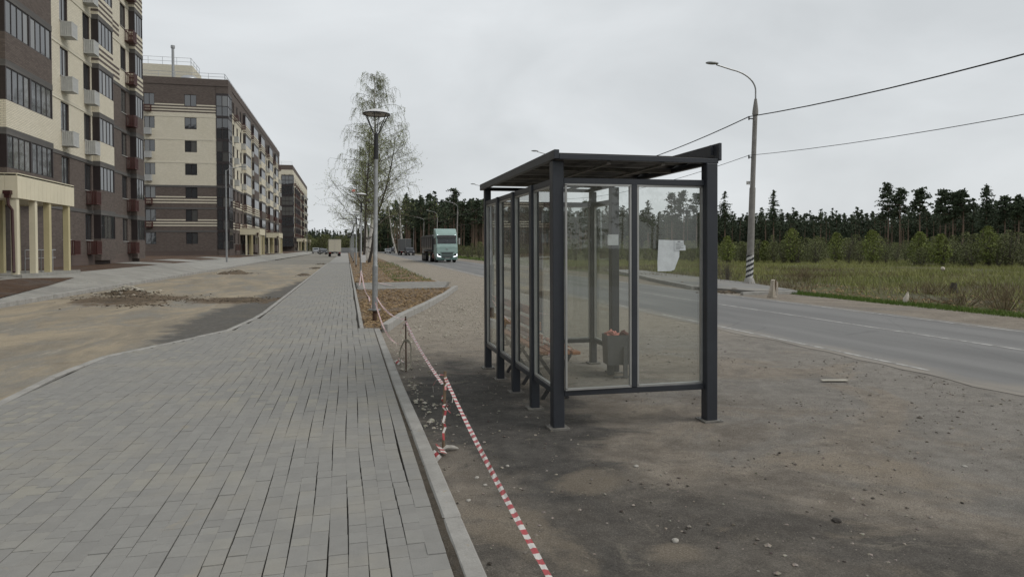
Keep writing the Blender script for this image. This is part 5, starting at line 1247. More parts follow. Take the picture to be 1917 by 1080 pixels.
for i, (px, Y, pt, kd, lb) in enumerate(((592, 205, 'car_silver', 'suv', 'silver parked car, leftmost of those beyond the farthest building'), (602, 196, 'car_blue', 'sedan', 'bluish parked car beside the silver one on the side road'), (607, 178, 'car_dark', 'sedan', 'dark car nearest the camera on the side road, left of the cream box truck'),
                                      (599, 235, 'car_dark', 'suv', 'dark parked car behind the bluish one far on the side road'), (614, 240, 'van_cream', 'sedan', 'pale yellow car far off, left of the cream box truck'))):
    d = ray(px, 470); t = Y / d.y; car(lb, (d.x * t, Y, lz(d.x * t) + .0), R(random.Random(i).uniform(-10, 10)), pt, kd, group='cars parked at the end of the side road')
# box trucks
def box_truck(label, loc, rz, boxm, cabm, hw=1.15, hb=2.4, L_=5.2):
    c = thing('box_truck', label, 'truck', loc, rz); mb = MB(); mb.box(-hw, hw, 0, L_, .95, .95 + hb); part('cargo_box', mb, M[boxm], c, bevel=.03)
    mb = MB(); mb.box(-hw - .02, hw + .02, -.03, 0.0, .93, 1.02); mb.box(-.015, .015, -.03, 0, 1.02, .95 + hb); mb.box(-hw - .02, hw + .02, -.03, 0, .9 + hb, .97 + hb); part('door_trim', mb, M['bead'], c)
    mb = MB(); mb.extr([(L_ + .1, .5), (L_ + .1, 2.2), (L_ + .4, 2.45), (L_ + 1.3, 2.4), (L_ + 1.75, 1.5), (L_ + 1.9, 1.3), (L_ + 1.9, .5)], -1.0, 1.0); part('cab', mb, M[cabm], c, bevel=.05)
    mb = MB(); mb.box(-.4, .4, .2, L_ + 1.2, .6, .93); part('chassis', mb, M['chassis'], c)
    for s_ in (-1, 1): wheel(c, s_ * .9, 1.3, .42, .4, s_); wheel(c, s_ * .9, L_ + .95, .42, .3, s_); lights(c, 'tail_light', s_ * .9, .0, .75, .3, .12, 'lamp_red')
    mb = MB(); mb.box(-.26, .26, -.02, .02, .6, .72); part('number_plate', mb, M['white_paint'], c); return c
d = ray(627, 470); t = 135 / d.y; box_truck('cream box truck seen from behind on the sandy side road', (d.x * t, 135, lz(-4)), R(3), 'van_cream', 'white_paint')
box_truck('dark grey box truck on the main road behind the green tipper', (12.65, 152, LOT), R(1), 'tarp_grey', 'car_dark', 1.25, 2.7, 6)
box_truck('dark box truck farthest up the main road, partly behind the nearest lamp post', (8.9, 235, LOT), R(1), 'tarp_grey', 'car_dark', 1.25, 2.6, 6)

# ------------------------------------------------------------------ draped bag by the road, striped post etc.
bg_ = thing('covered_stake', 'pale plastic film draped over a stake beside the striped mast foot across the road', 'stake', (13.66, 19.7, LOT))
mb = MB(); n_ = 14; prof = [(.04, .60), (.075, .57), (.08, .45), (.09, .25), (.13, .06), (.16, .0)]
vs = []
for i, (r_, z_) in enumerate(prof):
    for k in range(n_):
        a_ = 2 * math.pi * k / n_; rr_ = r_ * (1 + (.42 if i > 1 else .2) * math.sin(4 * a_ + i * .7)) * (.9 + .15 * math.sin(i * 2.3)); vs.append((rr_ * math.cos(a_) - .05 * (1 - z_), rr_ * .7 * math.sin(a_), z_))
fs = [(i * n_ + k, i * n_ + (k + 1) % n_, (i + 1) * n_ + (k + 1) % n_, (i + 1) * n_ + k) for i in range(len(prof) - 1) for k in range(n_)] + [tuple(range(n_))]
mb.add(vs, fs); part('film', mb, M['bag_plastic'], bg_, smooth=True)
mb = MB(); mb.tube([(0.08, 0, 0), (.09, .0, .58)], .02, 6); part('rod', mb, M['stake_wood'], bg_)
mb = MB(); mb.quad((.08, -.05, .56), (.14, -.05, .5), (.13, -.06, .05), (.09, -.06, .1)); part('tail', mb, M['bag_plastic'], bg_)
X, Y = grd(1697, 567, LOT); mb = MB(); mb.tube([(-.09, 0, 0), (-.03, 0, .12), (.05, 0, .22), (.07, 0, .33)], [.05, .08, .05, .012], 7); tag(link('litter_bag', mesh('litter_bag', mb, M['bag_plastic'], smooth=True), None, (X, Y, LOT), (0, 0, .3)), 'small whitish plastic bag in the bright grass strip at the right', 'litter')
X, Y = grd(1765, 505, .25); crumple('litter_bag', (0, 0, 0), .11, 'bag_plastic', None, 5, (1, .7, 1), off=(X, Y, .3)); o_ = bpy.data.objects['litter_bag.001']; tag(o_, 'pale crumpled litter lying high in the rough meadow, upper right', 'litter')
# dead stump
X, Y = grd(1785, 548, LOT); mb = MB(); mb.tube([(0, 0, -.1), (0, 0, .2), (.03, 0, .35)], [.16, .12, .09], 8); mb.bar((0, 0, .1), (.25, .05, .02), .05); tag(link('stump', mesh('stump', mb, M['bark_dark']), None, (X, Y, LOT)), 'dark tree stump in dry brush on the meadow edge', 'stump')

# ------------------------------------------------------------------ vegetation
rng = np.random.RandomState(3)
def cards(cent, size, rs, up=.0, aspect=1.):
    """random triangles at centres (n,3) of size (n,)"""
    n = len(cent); a_ = rs.normal(size=(n, 3)); a_ /= np.linalg.norm(a_, axis=1)[:, None]; b_ = rs.normal(size=(n, 3)); b_ -= (a_ * b_).sum(1)[:, None] * a_; b_ /= np.linalg.norm(b_, axis=1)[:, None]
    s_ = size[:, None]; V = np.stack([cent - a_ * s_ * .6 - b_ * s_ * .35, cent + a_ * s_ * .6 - b_ * s_ * .3 * aspect, cent + b_ * s_ * .6 + a_ * s_ * rs.uniform(-.4, .4, (n, 1))], 1); return V.reshape(-1, 3)
def tri_tube(p, q_, r0, r1, n=5):
    p = np.array(p, float); q_ = np.array(q_, float); d = q_ - p; d /= np.linalg.norm(d) + 1e-9; u = np.cross(d, [0, 0, 1.] if abs(d[2]) < .9 else [1., 0, 0]); u /= np.linalg.norm(u); v = np.cross(d, u)
    a_ = np.arange(n) * 2 * np.pi / n; ring = np.cos(a_)[:, None] * u + np.sin(a_)[:, None] * v; V = np.concatenate([p + ring * r0, q_ + ring * r1]); i = np.arange(n); j = (i + 1) % n
    return V, np.concatenate([np.stack([i, j, j + n], 1), np.stack([i, j + n, i + n], 1)])
class TM:
    def __init__(s): s.V = []; s.F = []; s.T = []; s.M = []; s.n = 0
    def add(s, V, Fc, t, m_=0): s.V.append(V); s.F.append(Fc + s.n); s.T.append(np.broadcast_to(np.asarray(t, float), (len(Fc),)).copy()); s.M.append(np.full(len(Fc), m_)); s.n += len(V)
    def tris(s, V, t, m_=0): s.add(V, np.arange(len(V)).reshape(-1, 3), t, m_)
    def arrays(s): return np.concatenate(s.V), np.concatenate(s.F), np.concatenate(s.T), np.concatenate(s.M)
    def split(s, names_mats):
        V, Fc, T, Mx = s.arrays(); out_ = []
        for i, (nm, mt) in enumerate(names_mats):
            k = Mx == i
            if not k.any(): out_.append((nm, None)); continue
            f_ = Fc[k]; u, inv = np.unique(f_, return_inverse=True); out_.append((nm, npmesh(nm, V[u], inv.reshape(-1, 3), mt, T[k])))
        return out_
def spruce(h, seed, dens=1.0, base=.12, spread=.17, size=.50):
    rs = np.random.RandomState(seed); t = TM(); V, Fc = tri_tube((0, 0, 0), (0, 0, h * .97), h * .012 + .05, .03); t.add(V, Fc, .4, 1)
    nb = int(150 * dens); zs = h * (base + (1 - base) * rs.rand(nb) ** .85); az = rs.rand(nb) * 6.283; C_ = []; S_ = []
    for z_, a_ in zip(zs, az):
        rel = (h - z_) / (h * (1 - base)); L_ = h * spread * (rel ** .62) * rs.uniform(.55, 1.12) + .15; k = max(3, int(L_ / (size * .36) * dens ** .3)); u = np.linspace(.12, 1, k)
        C_.append(np.stack([np.cos(a_) * L_ * u + rs.normal(0, .1, k), np.sin(a_) * L_ * u + rs.normal(0, .1, k), z_ - L_ * .28 * u + L_ * .1 * u ** 2 + rs.normal(0, .06, k)], 1)); S_.append(np.full(k, size) * rs.uniform(.6, 1.15, k) * (1.05 - .35 * u))
    C_ = np.concatenate(C_); S_ = np.concatenate(S_); t.tris(cards(C_, S_, rs), np.clip(rs.normal(.45, .25, len(C_)), 0, 1)); return t
def pine(h, seed, dens=1.0, cb=.55, wide=.17, size=.6):
    rs = np.random.RandomState(seed); t = TM(); bend_ = rs.uniform(-.3, .3, 2)
    pts = [(bend_[0] * u * (1 - u) * 4, bend_[1] * u * (1 - u) * 4, h * u * .97) for u in np.linspace(0, 1, 7)]
    for i in range(6): V, Fc = tri_tube(pts[i], pts[i + 1], .03 + h * .011 * (1 - i / 6.5), .03 + h * .011 * (1 - (i + 1) / 6.5), 6); t.add(V, Fc, rs.rand(), 1)
    nb = int(19 * dens); C_ = []; S_ = []
    for i in range(nb):
        z_ = h * (cb + (1 - cb) * ((i + rs.rand()) / nb)); rel = (z_ / h - cb) / (1 - cb); a_ = rs.rand() * 6.283; L_ = h * wide * (math.sin(math.pi * min(1, .22 + rel * .80)) ** .8) * rs.uniform(.45, 1.15) + .2
        tip = np.array([math.cos(a_) * L_, math.sin(a_) * L_, z_ + L_ * rs.uniform(-.05, .35)]); V, Fc = tri_tube((0, 0, z_), tip, .05, .02, 3); t.add(V, Fc, .5, 1)
        for c_ in range(rs.randint(1, 4)):
            u = rs.uniform(.45, 1.05); cc = np.array([0, 0, z_]) * (1 - u) + tip * u + rs.normal(0, .25, 3); k = int(15 * dens * rs.uniform(.6, 1.3)); C_.append(cc + rs.normal(0, 1, (k, 3)) * np.array([.42, .42, .17]) * (h / 20) * 1.1); S_.append(size * rs.uniform(.55, 1.1, k))
    for c_ in range(4): k = int(14 * dens); C_.append(np.array([0, 0, h * (.93 + .05 * c_ / 3)]) + rs.normal(0, 1, (k, 3)) * np.array([.4, .4, .3])); S_.append(size * rs.uniform(.5, .9, k))
    # dead stubs
    for i in range(8): z_ = h * rs.uniform(cb * .6, cb); a_ = rs.rand() * 6.28; V, Fc = tri_tube((0, 0, z_), (math.cos(a_) * 1.0, math.sin(a_) * 1.0, z_ - .1), .03, .01, 3); t.add(V, Fc, .3, 1)
    C_ = np.concatenate(C_); S_ = np.concatenate(S_); t.tris(cards(C_, S_, rs), np.clip(rs.normal(.5, .28, len(C_)), 0, 1)); return t
def field_of(name, temps, places, mats, kind='stuff'):
    """join transformed copies of templates into one object; places: x,y,z,scale,template"""
    Vs = []; Fs = []; Ts = []; Ms = []; n = 0; rs = np.random.RandomState(len(places))
    arr = [t.arrays() for t in temps]
    for (x_, y_, z_, s_, k) in places:
        V, Fc, T, Mx = arr[k]; a_ = rs.rand() * 6.283; c_, n_ = math.cos(a_), math.sin(a_)
        wq = rs.uniform(.95, 1.3); W_ = np.stack([(V[:, 0] * c_ - V[:, 1] * n_) * s_ * wq + x_, (V[:, 0] * n_ + V[:, 1] * c_) * s_ * wq + y_, V[:, 2] * s_ + z_], 1)
        Vs.append(W_); Fs.append(Fc + n); Ts.append(np.clip(T + rs.normal(0, .12), 0, 1)); Ms.append(Mx); n += len(V)
    me = npmesh(name, np.concatenate(Vs), np.concatenate(Fs), mats, np.concatenate(Ts)); me.polygons.foreach_set('material_index', np.concatenate(Ms).astype(np.int32)); me.update()
    return link(name, me, kind=kind)
LEAFM = [M['pine_needles'], M['pine_bark']]
tmpl = [spruce(13, 1, .85, .04, .20, .62), spruce(14, 2, .8, .06, .17, .62), spruce(12, 3, .85, .04, .23, .62), spruce(13, 14, .8, .05, .19, .62), pine(14, 5, .8, .4, .13, .45), pine(13, 6, .8, .35, .14, .45)]
sky_l = [(545, 432), (600, 430), (640, 436), (668, 432), (700, 420), (716, 392), (740, 380), (765, 372), (800, 372), (850, 378), (905, 378), (960, 388), (1020, 395), (1090, 396), (1150, 396), (1230, 402), (1300, 402), (1400, 404), (1500, 405), (1600, 403), (1660, 402), (1720, 398), (1780, 392), (1850, 388), (1917, 384), (2050, 380), (2300, 378)]
def dist_at(px):
    T = [(545, 330), (640, 330), (700, 300), (716, 270), (745, 240), (800, 205), (860, 175), (905, 165), (1000, 175), (1100, 190), (1400, 190), (1600, 175), (1917, 150), (2300, 130)]; return interp(T, px)
pl = []; rf = random.Random(21)
for row in range(8):
    px = 546.0
    while px < 2300:
        D = dist_at(px) + row * 9 + rf.uniform(-4, 4); d = ray(px, 463); f_ = D / math.hypot(d.x, d.y); X, Y = d.x * f_, d.y * f_
        ws = D / math.hypot(d.x, d.y); top = (464 - interp(sky_l, px)) / F * ws + 1.6
        hh = top * (rf.uniform(.78, 1.02) if rf.random() < .85 else rf.uniform(1., 1.12)) * (1 + .0 * row); k = rf.choice((0, 1, 2, 3, 0, 1, 2, 4, 5) if row < 2 else (0, 1, 2, 3)); 
        if X < 1.5 or X > 14.5 + bend(Y) + 4 or Y > 300:
            if not (X < -8 and Y < 290): pl.append((X, Y, -.3, hh / 13., k))
        px += rf.uniform(1.6, 2.8) / D * F * (1 if row else .9)
field_of('distant_forest', tmpl, pl, LEAFM)
print('forest trees', len(pl))
# trunks visible inside the wood right of the road
tt = [pine(16, 31, .55, .62, .14), pine(17, 32, .55, .66, .13)]
pl = []
for i in range(150):
    px = rf.uniform(735, 1120) if i < 125 else rf.uniform(1340, 1900); D = dist_at(px) - 6 + rf.uniform(-3, 3) ; d = ray(px, 463); f_ = D / math.hypot(d.x, d.y); ws = f_
    top = (464 - interp(sky_l, px)) / F * ws + 1.6; pl.append((d.x * f_, d.y * f_, -.3, top * rf.uniform(.78, 1.02) / 16.5, i % 2))
field_of('wood_edge_pines', tt, pl, LEAFM)
# individually visible tall trees: px, top y, kind, label
tall = [(1257, 366, 'p', 'thin tall pine seen through the right shelter pane, leftmost of three', .8), (1213, 378, 's', 'pointed tree seen through the shelter just right of the mullion', 1), (1278, 364, 'p', 'full crowned pine seen through the right shelter pane, middle of three', 1), (1303, 366, 'p', 'broad pine seen through the right shelter pane near the corner post', 1.2),
        (1357, 362, 's', 'layered spruce just right of the shelter corner post', 1), (1448, 359, 's', 'lone spruce with bare trunk, right of the striped mast', .8), (1660, 350, 'p', 'tallest reddish-trunked pine standing above the wood on the right', 1), (1685, 361, 'p', 'pine just right of the tallest reddish-trunked pine', 1),
        (1722, 360, 'p', 'forked looking pine left of the dark clump on the right', 1), (1766, 362, 'p', 'slim pine at the left of the dark clump near the right edge', .9), (1783, 367, 'p', 'pine in the middle of the dark clump near the right edge', .9), (1800, 364, 'p', 'pine at the right of the dark clump near the right edge', .9), (1846, 351, 's', 'wide layered spruce rising above the wood near the right edge', 1.1),
        (1880, 376, 'p', 'rounded pine between the layered spruce and the right edge', 1), (1908, 378, 'p', 'last pine of the wood at the right edge', 1), (851, 356, 'p', 'pine with sparse crown above the wood behind the green truck', .8), (788, 366, 's', 'dark pointed spruce above the far end of the wood, left of the truck', 1.2), (762, 362, 's', 'dark spruce at the left end of the roadside wood', 1.2),
        (1097, 380, 'p', 'dark pine showing through the shelter between the back posts', 1), (1035, 384, 'p', 'pine seen just left of the shelter corner post', 1)]
for i, (px, ty_, kd, lb, wd) in enumerate(tall):
    D = dist_at(px) - 14; d = ray(px, 463); f_ = D / math.hypot(d.x, d.y); ws = f_; h_ = (464 - ty_) / F * ws + 1.9
    t = (pine(h_, 50 + i, 1.7, .52 + .06 * (i % 3), .125 * wd, .40) if kd == 'p' else spruce(h_, 80 + i, 1.1, .42, .19 * wd, .40))
    o = thing('pine_tree' if kd == 'p' else 'spruce_tree', lb, 'tree', (d.x * f_, d.y * f_, -.3), 0)
    for nm, me in t.split([('crown', M['pine_needles']), ('trunk', M['pine_bark'])]):
        if me: link(nm, me, o)
# shrub belt
def bush(h, seed, r_=1.0, n=420, size=.2, stems=7, up=.35):
    rs = np.random.RandomState(seed); t = TM()
    for i in range(stems):
        a_ = rs.rand() * 6.28; tip = (math.cos(a_) * r_ * rs.uniform(.2, .8), math.sin(a_) * r_ * rs.uniform(.2, .8), h * rs.uniform(.7, 1)); V, Fc = tri_tube((rs.normal(0, .1), rs.normal(0, .1), 0), tip, .03, .01, 3); t.add(V, Fc, .5, 1)
    u = rs.rand(n); th = rs.rand(n) * 6.28; zz = h * (.12 + .88 * u); rr = r_ * np.sqrt(rs.rand(n)) * (np.sin(np.pi * (.12 + .8 * u) ** .8)) * (1 + .3 * np.sin(3 * th + seed)); C_ = np.stack([rr * np.cos(th), rr * np.sin(th), zz], 1)
    t.tris(cards(C_, size * rs.uniform(.5, 1.3, n), rs), np.clip(rs.normal(.4 + .3 * u, .2), 0, 1)); return t
BM = [M['bush_green'], M['twig_brown']]
bt = [bush(2.8, 1, 1.3, 800, .11, 12), bush(3.2, 2, 1.1, 700, .11, 14), bush(2.5, 3, 1.5, 900, .11, 12), bush(3.4, 4, 1.0, 500, .11, 16)]
pl = []
for i in range(330):
    px = rf.uniform(1040, 2250); D = interp([(1040, 82), (1400, 72), (1917, 62), (2250, 56)], px) + rf.uniform(0, 38); d = ray(px, 463); f_ = D / math.hypot(d.x, d.y); pl.append((d.x * f_, d.y * f_, -.15, rf.uniform(.5, 1.0) * (.88 + .45 * abs(mn.noise(Vector((px * .012, 3, 0))))), rf.randrange(4)))
for i in range(120):
    px = rf.uniform(760, 1060); D = rf.uniform(105, 160); d = ray(px, 463); f_ = D / math.hypot(d.x, d.y)
    if d.x * f_ > 18.5 + bend(d.y * f_): pl.append((d.x * f_, d.y * f_, -.15, rf.uniform(.4, .9), rf.randrange(4)))
for i in range(170):
    px = rf.uniform(555, 668); D = rf.uniform(240, 300); d = ray(px, 463); f_ = D / math.hypot(d.x, d.y); pl.append((d.x * f_, d.y * f_, -.15, rf.uniform(.9, 2.1), rf.randrange(4)))
field_of('shrub_belt', bt, pl, BM)
for i, (px, ty_, D, lb) in enumerate(((1482, 432, 72, 'bright yellow-green young birch in the shrub belt, right of the lone spruce'), (1565, 440, 74, 'soft green young tree in the shrub belt, between the lone spruce and the tallest pine'), (1632, 436, 70, 'bright green young birch left of the tallest reddish-trunked pine'), (1722, 440, 68, 'round light green young tree right of the tallest pine'),
                                     (1762, 444, 66, 'wide fresh green shrub below the dark pine clump'), (1362, 446, 72, 'greenish bush right of the shelter post, behind the mast'), (1850, 430, 66, 'thin pale green young birch near the right edge of the meadow'), (1432, 455, 74, 'low green bush just right of the striped mast'))):
    d = ray(px, 463); f_ = D / math.hypot(d.x, d.y); h_ = (464 - ty_) / F * f_ + 1.8; t = bush(h_, 40 + i, h_ * .30, 1500, .12, 12)
    o = thing('young_tree', lb, 'tree', (d.x * f_, d.y * f_, -.15))
    for nm, me in t.split([('crown', M['birch_green']), ('trunk', M['twig_brown'])]): link(nm, me, o)

# meadow grass
def blades(name, XY, zf, hmin, hmax, wd, mat, seed, lean=.35):
    rs = np.random.RandomState(seed); n = len(XY); a_ = rs.rand(n) * 6.283; h_ = rs.uniform(hmin, hmax, n); X, Y = XY[:, 0], XY[:, 1]; Z = np.array([zf(x, y) for x, y in XY]) if callable(zf) else np.full(n, zf)
    dx, dy = np.cos(a_), np.sin(a_); lx, ly = rs.normal(0, lean, n) * h_, rs.normal(0, lean, n) * h_; w_ = wd * rs.uniform(.6, 1.4, n)
    V = np.stack([np.stack([X - dx * w_, Y - dy * w_, Z - .02], 1), np.stack([X + dx * w_, Y + dy * w_, Z - .02], 1), np.stack([X + lx, Y + ly, Z + h_], 1)], 1).reshape(-1, 3)
    f1 = np.array([mn.noise(Vector((x * .22, y * .22, seed))) for x, y in XY]); T = np.clip(.5 + 1.3 * f1 + rs.normal(0, .2, n), 0, 1)
    return link(name, npmesh(name, V, np.arange(n * 3).reshape(-1, 3), M[mat], T), kind='stuff')
def scat(n, seed, x0, x1, y0, y1, p=1.6, keep=None):
    rs = random.Random(seed); o = []
    while len(o) < n:
        Y = y0 + (y1 - y0) * rs.random() ** p; X = x0 + (x1 - x0) * rs.random() ** 1.3 + bend(Y)
        if keep is None or keep(X, Y, rs): o.append((X, Y))
    return np.array(o)
kp = lambda X, Y, rs: rs.random() < (.5 + 1.9 * fbm(X, Y, .18, 2) + (.25 if X > 24 else 0)) * smoothstep(17, 22.5, X + 3 * fbm(X, Y, .3, 2))
blades('meadow_grass', scat(95000, 1, 17.0, 62, 6, 80, 1.15, kp), mz, .07, .36, .014, 'grass_mix', 2, .45)
kp2 = lambda X, Y, rs: rs.random() < .2 - 1.4 * fbm(X, Y, .18, 2)
blades('dry_grass', scat(15000, 4, 16.4, 34, 5, 60, 1.2, kp2), mz, .06, .34, .012, 'grass_dry', 5, .5)
blades('green_verge_grass', scat(15000, 7, 15.35, 16.5, 7, 24, 1.0, lambda X, Y, rs: rs.random() < 1.0 - abs(X - 15.85 + .25 * fbm(X, Y, .6)) * 1.6 and Y < 22.5 + rs.random()), LOT - .02, .03, .12, .010, 'grass_bright', 8)
blades('soil_bed_grass', scat(2300, 9, 2.2, 4.1, 33, 75, 1.3, lambda X, Y, rs: fbm(X, Y, .35, 2) > -.05 or X > 3.6), -.03, .04, .16, .016, 'grass_bright', 10)
blades('lawn_strip', scat(6000, 12, 16, 20, 70, 170, 1., None), LOT - .1, .05, .3, .05, 'grass_bright', 13)
pts = []
for i in range(2600):
    Y = rf.uniform(8, 26); X = 16.2 + 4.5 * rf.random() ** 1.4; s_ = .015 + .06 * rf.random() ** 3; pts.append((X, Y, mz(X, Y), s_))
rocks('meadow_clods', pts, 'soil_clods')
# dry brush stems near the mast and right edge
def brush(label, X, Y, h_, n, seed, spread=.5):
    rs = np.random.RandomState(seed); t = TM()
    for i in range(n):
        a_ = rs.rand() * 6.28; r_ = abs(rs.normal(0, spread * .5)); b0 = np.array([math.cos(a_) * r_ * .5, math.sin(a_) * r_ * .5, 0]); hh = h_ * rs.uniform(.4, 1); t1 = b0 + np.array([math.cos(a_) * r_ * .8, math.sin(a_) * r_ * .8, hh]); V, Fc = tri_tube(b0, t1, .006, .003, 3); t.add(V, Fc, rs.rand())
        for k in range(3):
            u = rs.uniform(.4, .9); p = b0 * (1 - u) + t1 * u; V, Fc = tri_tube(p, p + rs.normal(0, .12, 3) + np.array([0, 0, .15]), .004, .002, 3); t.add(V, Fc, rs.rand())
    V, Fc, T, _ = t.arrays(); return tag(link('dry_bush', npmesh('dry_bush', V, Fc, M['grass_dry'] if seed % 2 else M['twig_brown'], T), None, (X, Y, LOT - .02)), label, 'bush')
brush('thin leafless brown bush beside the shelter post, left of the striped mast', *grd(1362, 528, LOT), 1.1, 90, 2, .9); brush('small dry bush close to the striped mast foot', *grd(1338, 520, LOT), .8, 60, 4, .7)
brush('dry bush in the meadow right of the draped stake', *grd(1507, 525, LOT), .55, 80, 7, .8); brush('reddish dry brush behind the litter bag', *grd(1740, 552, LOT), .5, 70, 9, 1.0); brush('tall dry stems at the right edge behind the grass strip', *grd(1880, 578, LOT), .7, 80, 3, .8); brush('low dry brush left of the right edge stems', *grd(1800, 570, LOT), .4, 60, 11, 1.0)

# ------------------------------------------------------------------ birch and bare trees beside the sidewalk
class Tree:
    def __init__(s, seed): s.rs = np.random.RandomState(seed); s.t = TM(); s.tips = []
    def limb(s, p, d, L_, r0, r1, seg=6, wig=.12, grav=0., m_=1, n=6):
        pts = [np.array(p, float)]; d = np.array(d, float); d /= np.linalg.norm(d)
        for i in range(seg):
            d = d + s.rs.normal(0, wig, 3) + np.array([0, 0, grav]); d /= np.linalg.norm(d); pts.append(pts[-1] + d * L_ / seg)
        for i in range(seg):
            a_, b_ = r0 + (r1 - r0) * i / seg, r0 + (r1 - r0) * (i + 1) / seg; V, Fc = tri_tube(pts[i], pts[i + 1], a_, b_, n); s.t.add(V, Fc, s.rs.rand(), m_)
        return pts
    def ribbon(s, pts, w_, t=.5, m_=1):
        P_ = np.array(pts); n = len(P_); o = s.rs.normal(size=3); o[2] *= .2; o /= np.linalg.norm(o); o = o * w_ / 2; wv = np.linspace(1, .45, n)[:, None]; V = np.concatenate([P_ - o * wv, P_ + o * wv]); i = np.arange(n - 1)
        s.t.add(V, np.concatenate([np.stack([i, i + 1, i + 1 + n], 1), np.stack([i, i + 1 + n, i + n], 1)]), t, m_)
    def buds(s, C_, size, m_=2): C_ = np.array(C_); s.t.tris(cards(C_, size * s.rs.uniform(.6, 1.4, len(C_)), s.rs), s.rs.rand(len(C_)), m_)
    def make(s, name, label, loc, bark):
        o = thing(name, label, 'tree', loc)
        for nm, me in s.t.split([('trunk', bark), ('branches', M['twig_brown']), ('buds', M['bud_green'])]):
            if me: link(nm, me, o)
        return o
def weeping_birch(seed, h, lean=(0, 0), crown_r=4.0, nl=70, strands=16, cz=.30):
    T = Tree(seed); rs = T.rs; pts = [np.array([0., 0, 0])]; d = np.array([lean[0], lean[1], 1.]); seg = 12
    for i in range(seg): d = d * np.array([.93, .93, 1]) + rs.normal(0, .03, 3) * np.array([1, 1, .2]); d /= np.linalg.norm(d); pts.append(pts[-1] + d * h / seg)
    for i in range(seg): V, Fc = tri_tube(pts[i], pts[i + 1], .03 + .27 * (1 - i / seg) ** 1.15, .03 + .27 * (1 - (i + 1) / seg) ** 1.15, 9); T.t.add(V, Fc, .5, 0)
    B_ = []
    for i in range(nl):
        u = cz + (1 - cz) * (i + rs.rand()) / nl; k = min(seg - 1, int(u * seg)); p = pts[k] + (pts[k + 1] - pts[k]) * (u * seg - k); a_ = rs.rand() * 6.28; rel = (u - cz) / (1 - cz); L_ = crown_r * (1.25 * math.sin(math.pi * min(1, .3 + .68 * rel)) ** .8) * rs.uniform(.5, 1.1) + .5
        pp = T.limb(p, (math.cos(a_), math.sin(a_), rs.uniform(.7, 1.3)), L_ * 1.15, .045 * (1.2 - rel) + .012, .008, 6, .10, -.09, 1, 4)
        for k2_ in range(strands):
            j = rs.randint(1, 7); q_ = pp[j] + rs.normal(0, .08, 3); hl = rs.uniform(.6, 2.0) * (1.1 - .35 * rel); hd = np.array([math.cos(a_) * .45 + rs.normal(0, .35), math.sin(a_) * .45 + rs.normal(0, .35), .25]); st = [q_]
            for w_ in range(5): hd = hd * np.array([.72, .72, 1]) + np.array([0, 0, -.42]); hd /= np.linalg.norm(hd); st.append(st[-1] + hd * hl / 5 + rs.normal(0, .025, 3))
            T.ribbon(st, .032, rs.rand()); 
            for w_ in (1, 2, 3, 4, 5):
                for _b in range(2): B_.append(st[w_] + rs.normal(0, .07, 3))
                if rs.rand() < .5: B_.append((st[w_] + st[w_ - 1]) / 2 + rs.normal(0, .06, 3))
    T.buds(B_, .068); return T
bx_, by_ = 3.0, 92.0
T = weeping_birch(5, 23.6, (.16, 0), 3.8, 92, 20, .24); T.make('birch_tree', 'tall weeping birch with white trunk and thin spring foliage beside the sidewalk', (2.45, 88, -.1), M['birch_bark'])
T = weeping_birch(9, 15.0, (.06, 0), 1.9, 44, 16, .35); T.make('birch_tree', 'slimmer white-trunked birch leaning among the tall one and the bare tree', (2.2, 89, -.1), M['birch_bark'])
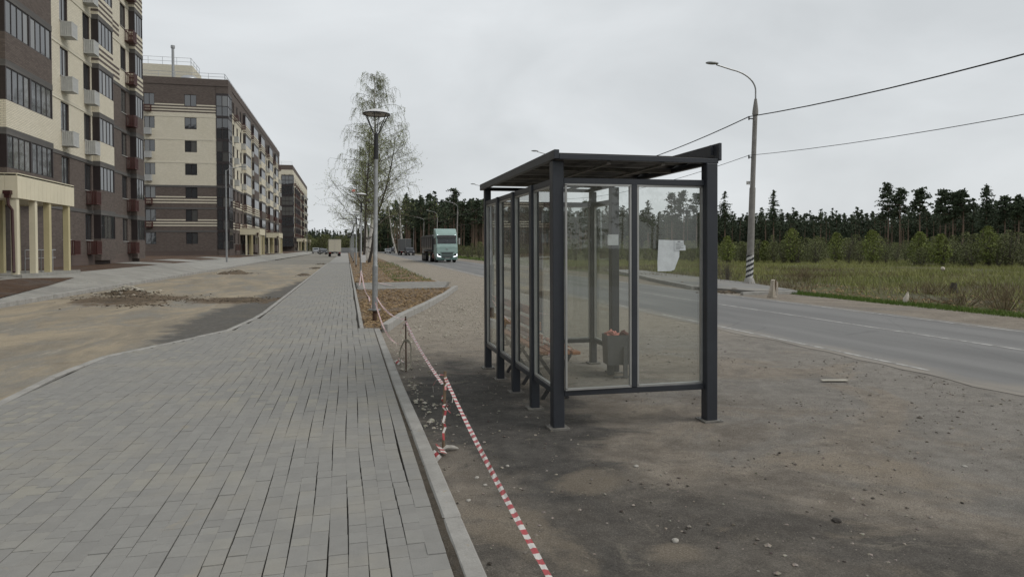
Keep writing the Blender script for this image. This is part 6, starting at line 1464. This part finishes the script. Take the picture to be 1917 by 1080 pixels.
def bare_tree(seed, h, lean, spread, n1=16, r0=.17):
    T = Tree(seed); rs = T.rs; pts = [np.array([0., 0, 0])]; d = np.array([lean[0], lean[1], 1.]); seg = 10
    for i in range(seg): d = d * np.array([.97, .97, 1]) + rs.normal(0, .05, 3) * np.array([1, 1, .2]); d /= np.linalg.norm(d); pts.append(pts[-1] + d * h / seg)
    for i in range(seg): V, Fc = tri_tube(pts[i], pts[i + 1], .03 + r0 * (1 - i / seg), .03 + r0 * (1 - (i + 1) / seg), 7); T.t.add(V, Fc, .5, 0)
    B_ = []
    for i in range(n1):
        u = .26 + .72 * (i + rs.rand()) / n1; k = min(seg - 1, int(u * seg)); p = pts[k] + (pts[k + 1] - pts[k]) * (u * seg - k); a_ = rs.rand() * 6.28 if i % 3 else rs.choice([0, math.pi]) + rs.normal(0, .4); L_ = spread * (1.15 - u) * rs.uniform(.7, 1.2) + .8
        l1 = T.limb(p, (math.cos(a_), math.sin(a_), rs.uniform(.35, .9)), L_, .055 * (1.2 - u), .014, 7, .13, .015, 1, 5)
        for j in range(10):
            q_ = l1[rs.randint(2, 8)]; dd = np.array([math.cos(a_), math.sin(a_), .4]) + rs.normal(0, .7, 3); l2 = T.limb(q_, dd, L_ * rs.uniform(.2, .42), .014, .006, 4, .18, .02, 1, 3)
            for m_ in range(7):
                q2 = l2[rs.randint(1, 5)]; e_ = q2 + rs.normal(0, .35, 3) + np.array([0, 0, .12]); T.ribbon([q2, (q2 + e_) / 2 + rs.normal(0, .04, 3), e_], .014, rs.rand()); B_ += [e_, (q2 + e_) / 2 + rs.normal(0, .05, 3), e_ + rs.normal(0, .06, 3)]
    T.buds(B_, .07); return T
T = bare_tree(3, 14, (.06, 0), 2.7, 34, .11); T.make('bare_tree', 'dark leafless tree with wide low branches left of the birch trunks', (1.6, 74, -.1), M['bark_dark'])
T = bare_tree(12, 14, (.21, 0), 6.4, 34, .14); T.make('bare_tree', 'dark leaning tree reaching over the road, right of the birch trunk', (2.3, 76, -.1), M['bark_dark'])
T = bare_tree(22, 10, (0, 0), 4, 18, .1); T.make('bare_tree', 'thin scrubby tree farther down the verge beside the sidewalk', (2.0, 120, -.1), M['bark_dark'])
for i, (px, D, h_) in enumerate(((742, 190, 12), (755, 185, 13))):
    d = ray(px, 463); f_ = D / math.hypot(d.x, d.y); T = weeping_birch(60 + i, h_ * 1.25, ((-.22, 0), (-.1, 0))[i], 2.2, 30, 8, .35); T.make('birch_tree', ('leaning pale birch at the edge of the wood behind the dark box truck', 'upright pale birch at the wood edge, right of the leaning one')[i], (d.x * f_, d.y * f_, -.2), M['birch_bark'])
crumple('film_scrap', (0, 0, 0), .16, 'pink_rag', None, 6, (1, .4, .7), off=(.62, 66, 7.0)); tag(bpy.data.objects['film_scrap'], 'pink scrap of film caught in the twigs above the second park lamp', 'film')
# belt of trees behind the camera, seen only in the glass
pl = []
for i in range(70): a_ = rf.uniform(-1.3, 1.6); D = rf.uniform(70, 95); pl.append((math.sin(a_) * D + 10, -math.cos(a_) * D, -.3, rf.uniform(.8, 1.2), rf.randrange(6)))
field_of('forest_behind', tmpl, pl, LEAFM)

if False: print('tris', sum(len(o.data.polygons) for o in sc.objects if o.type == 'MESH'))
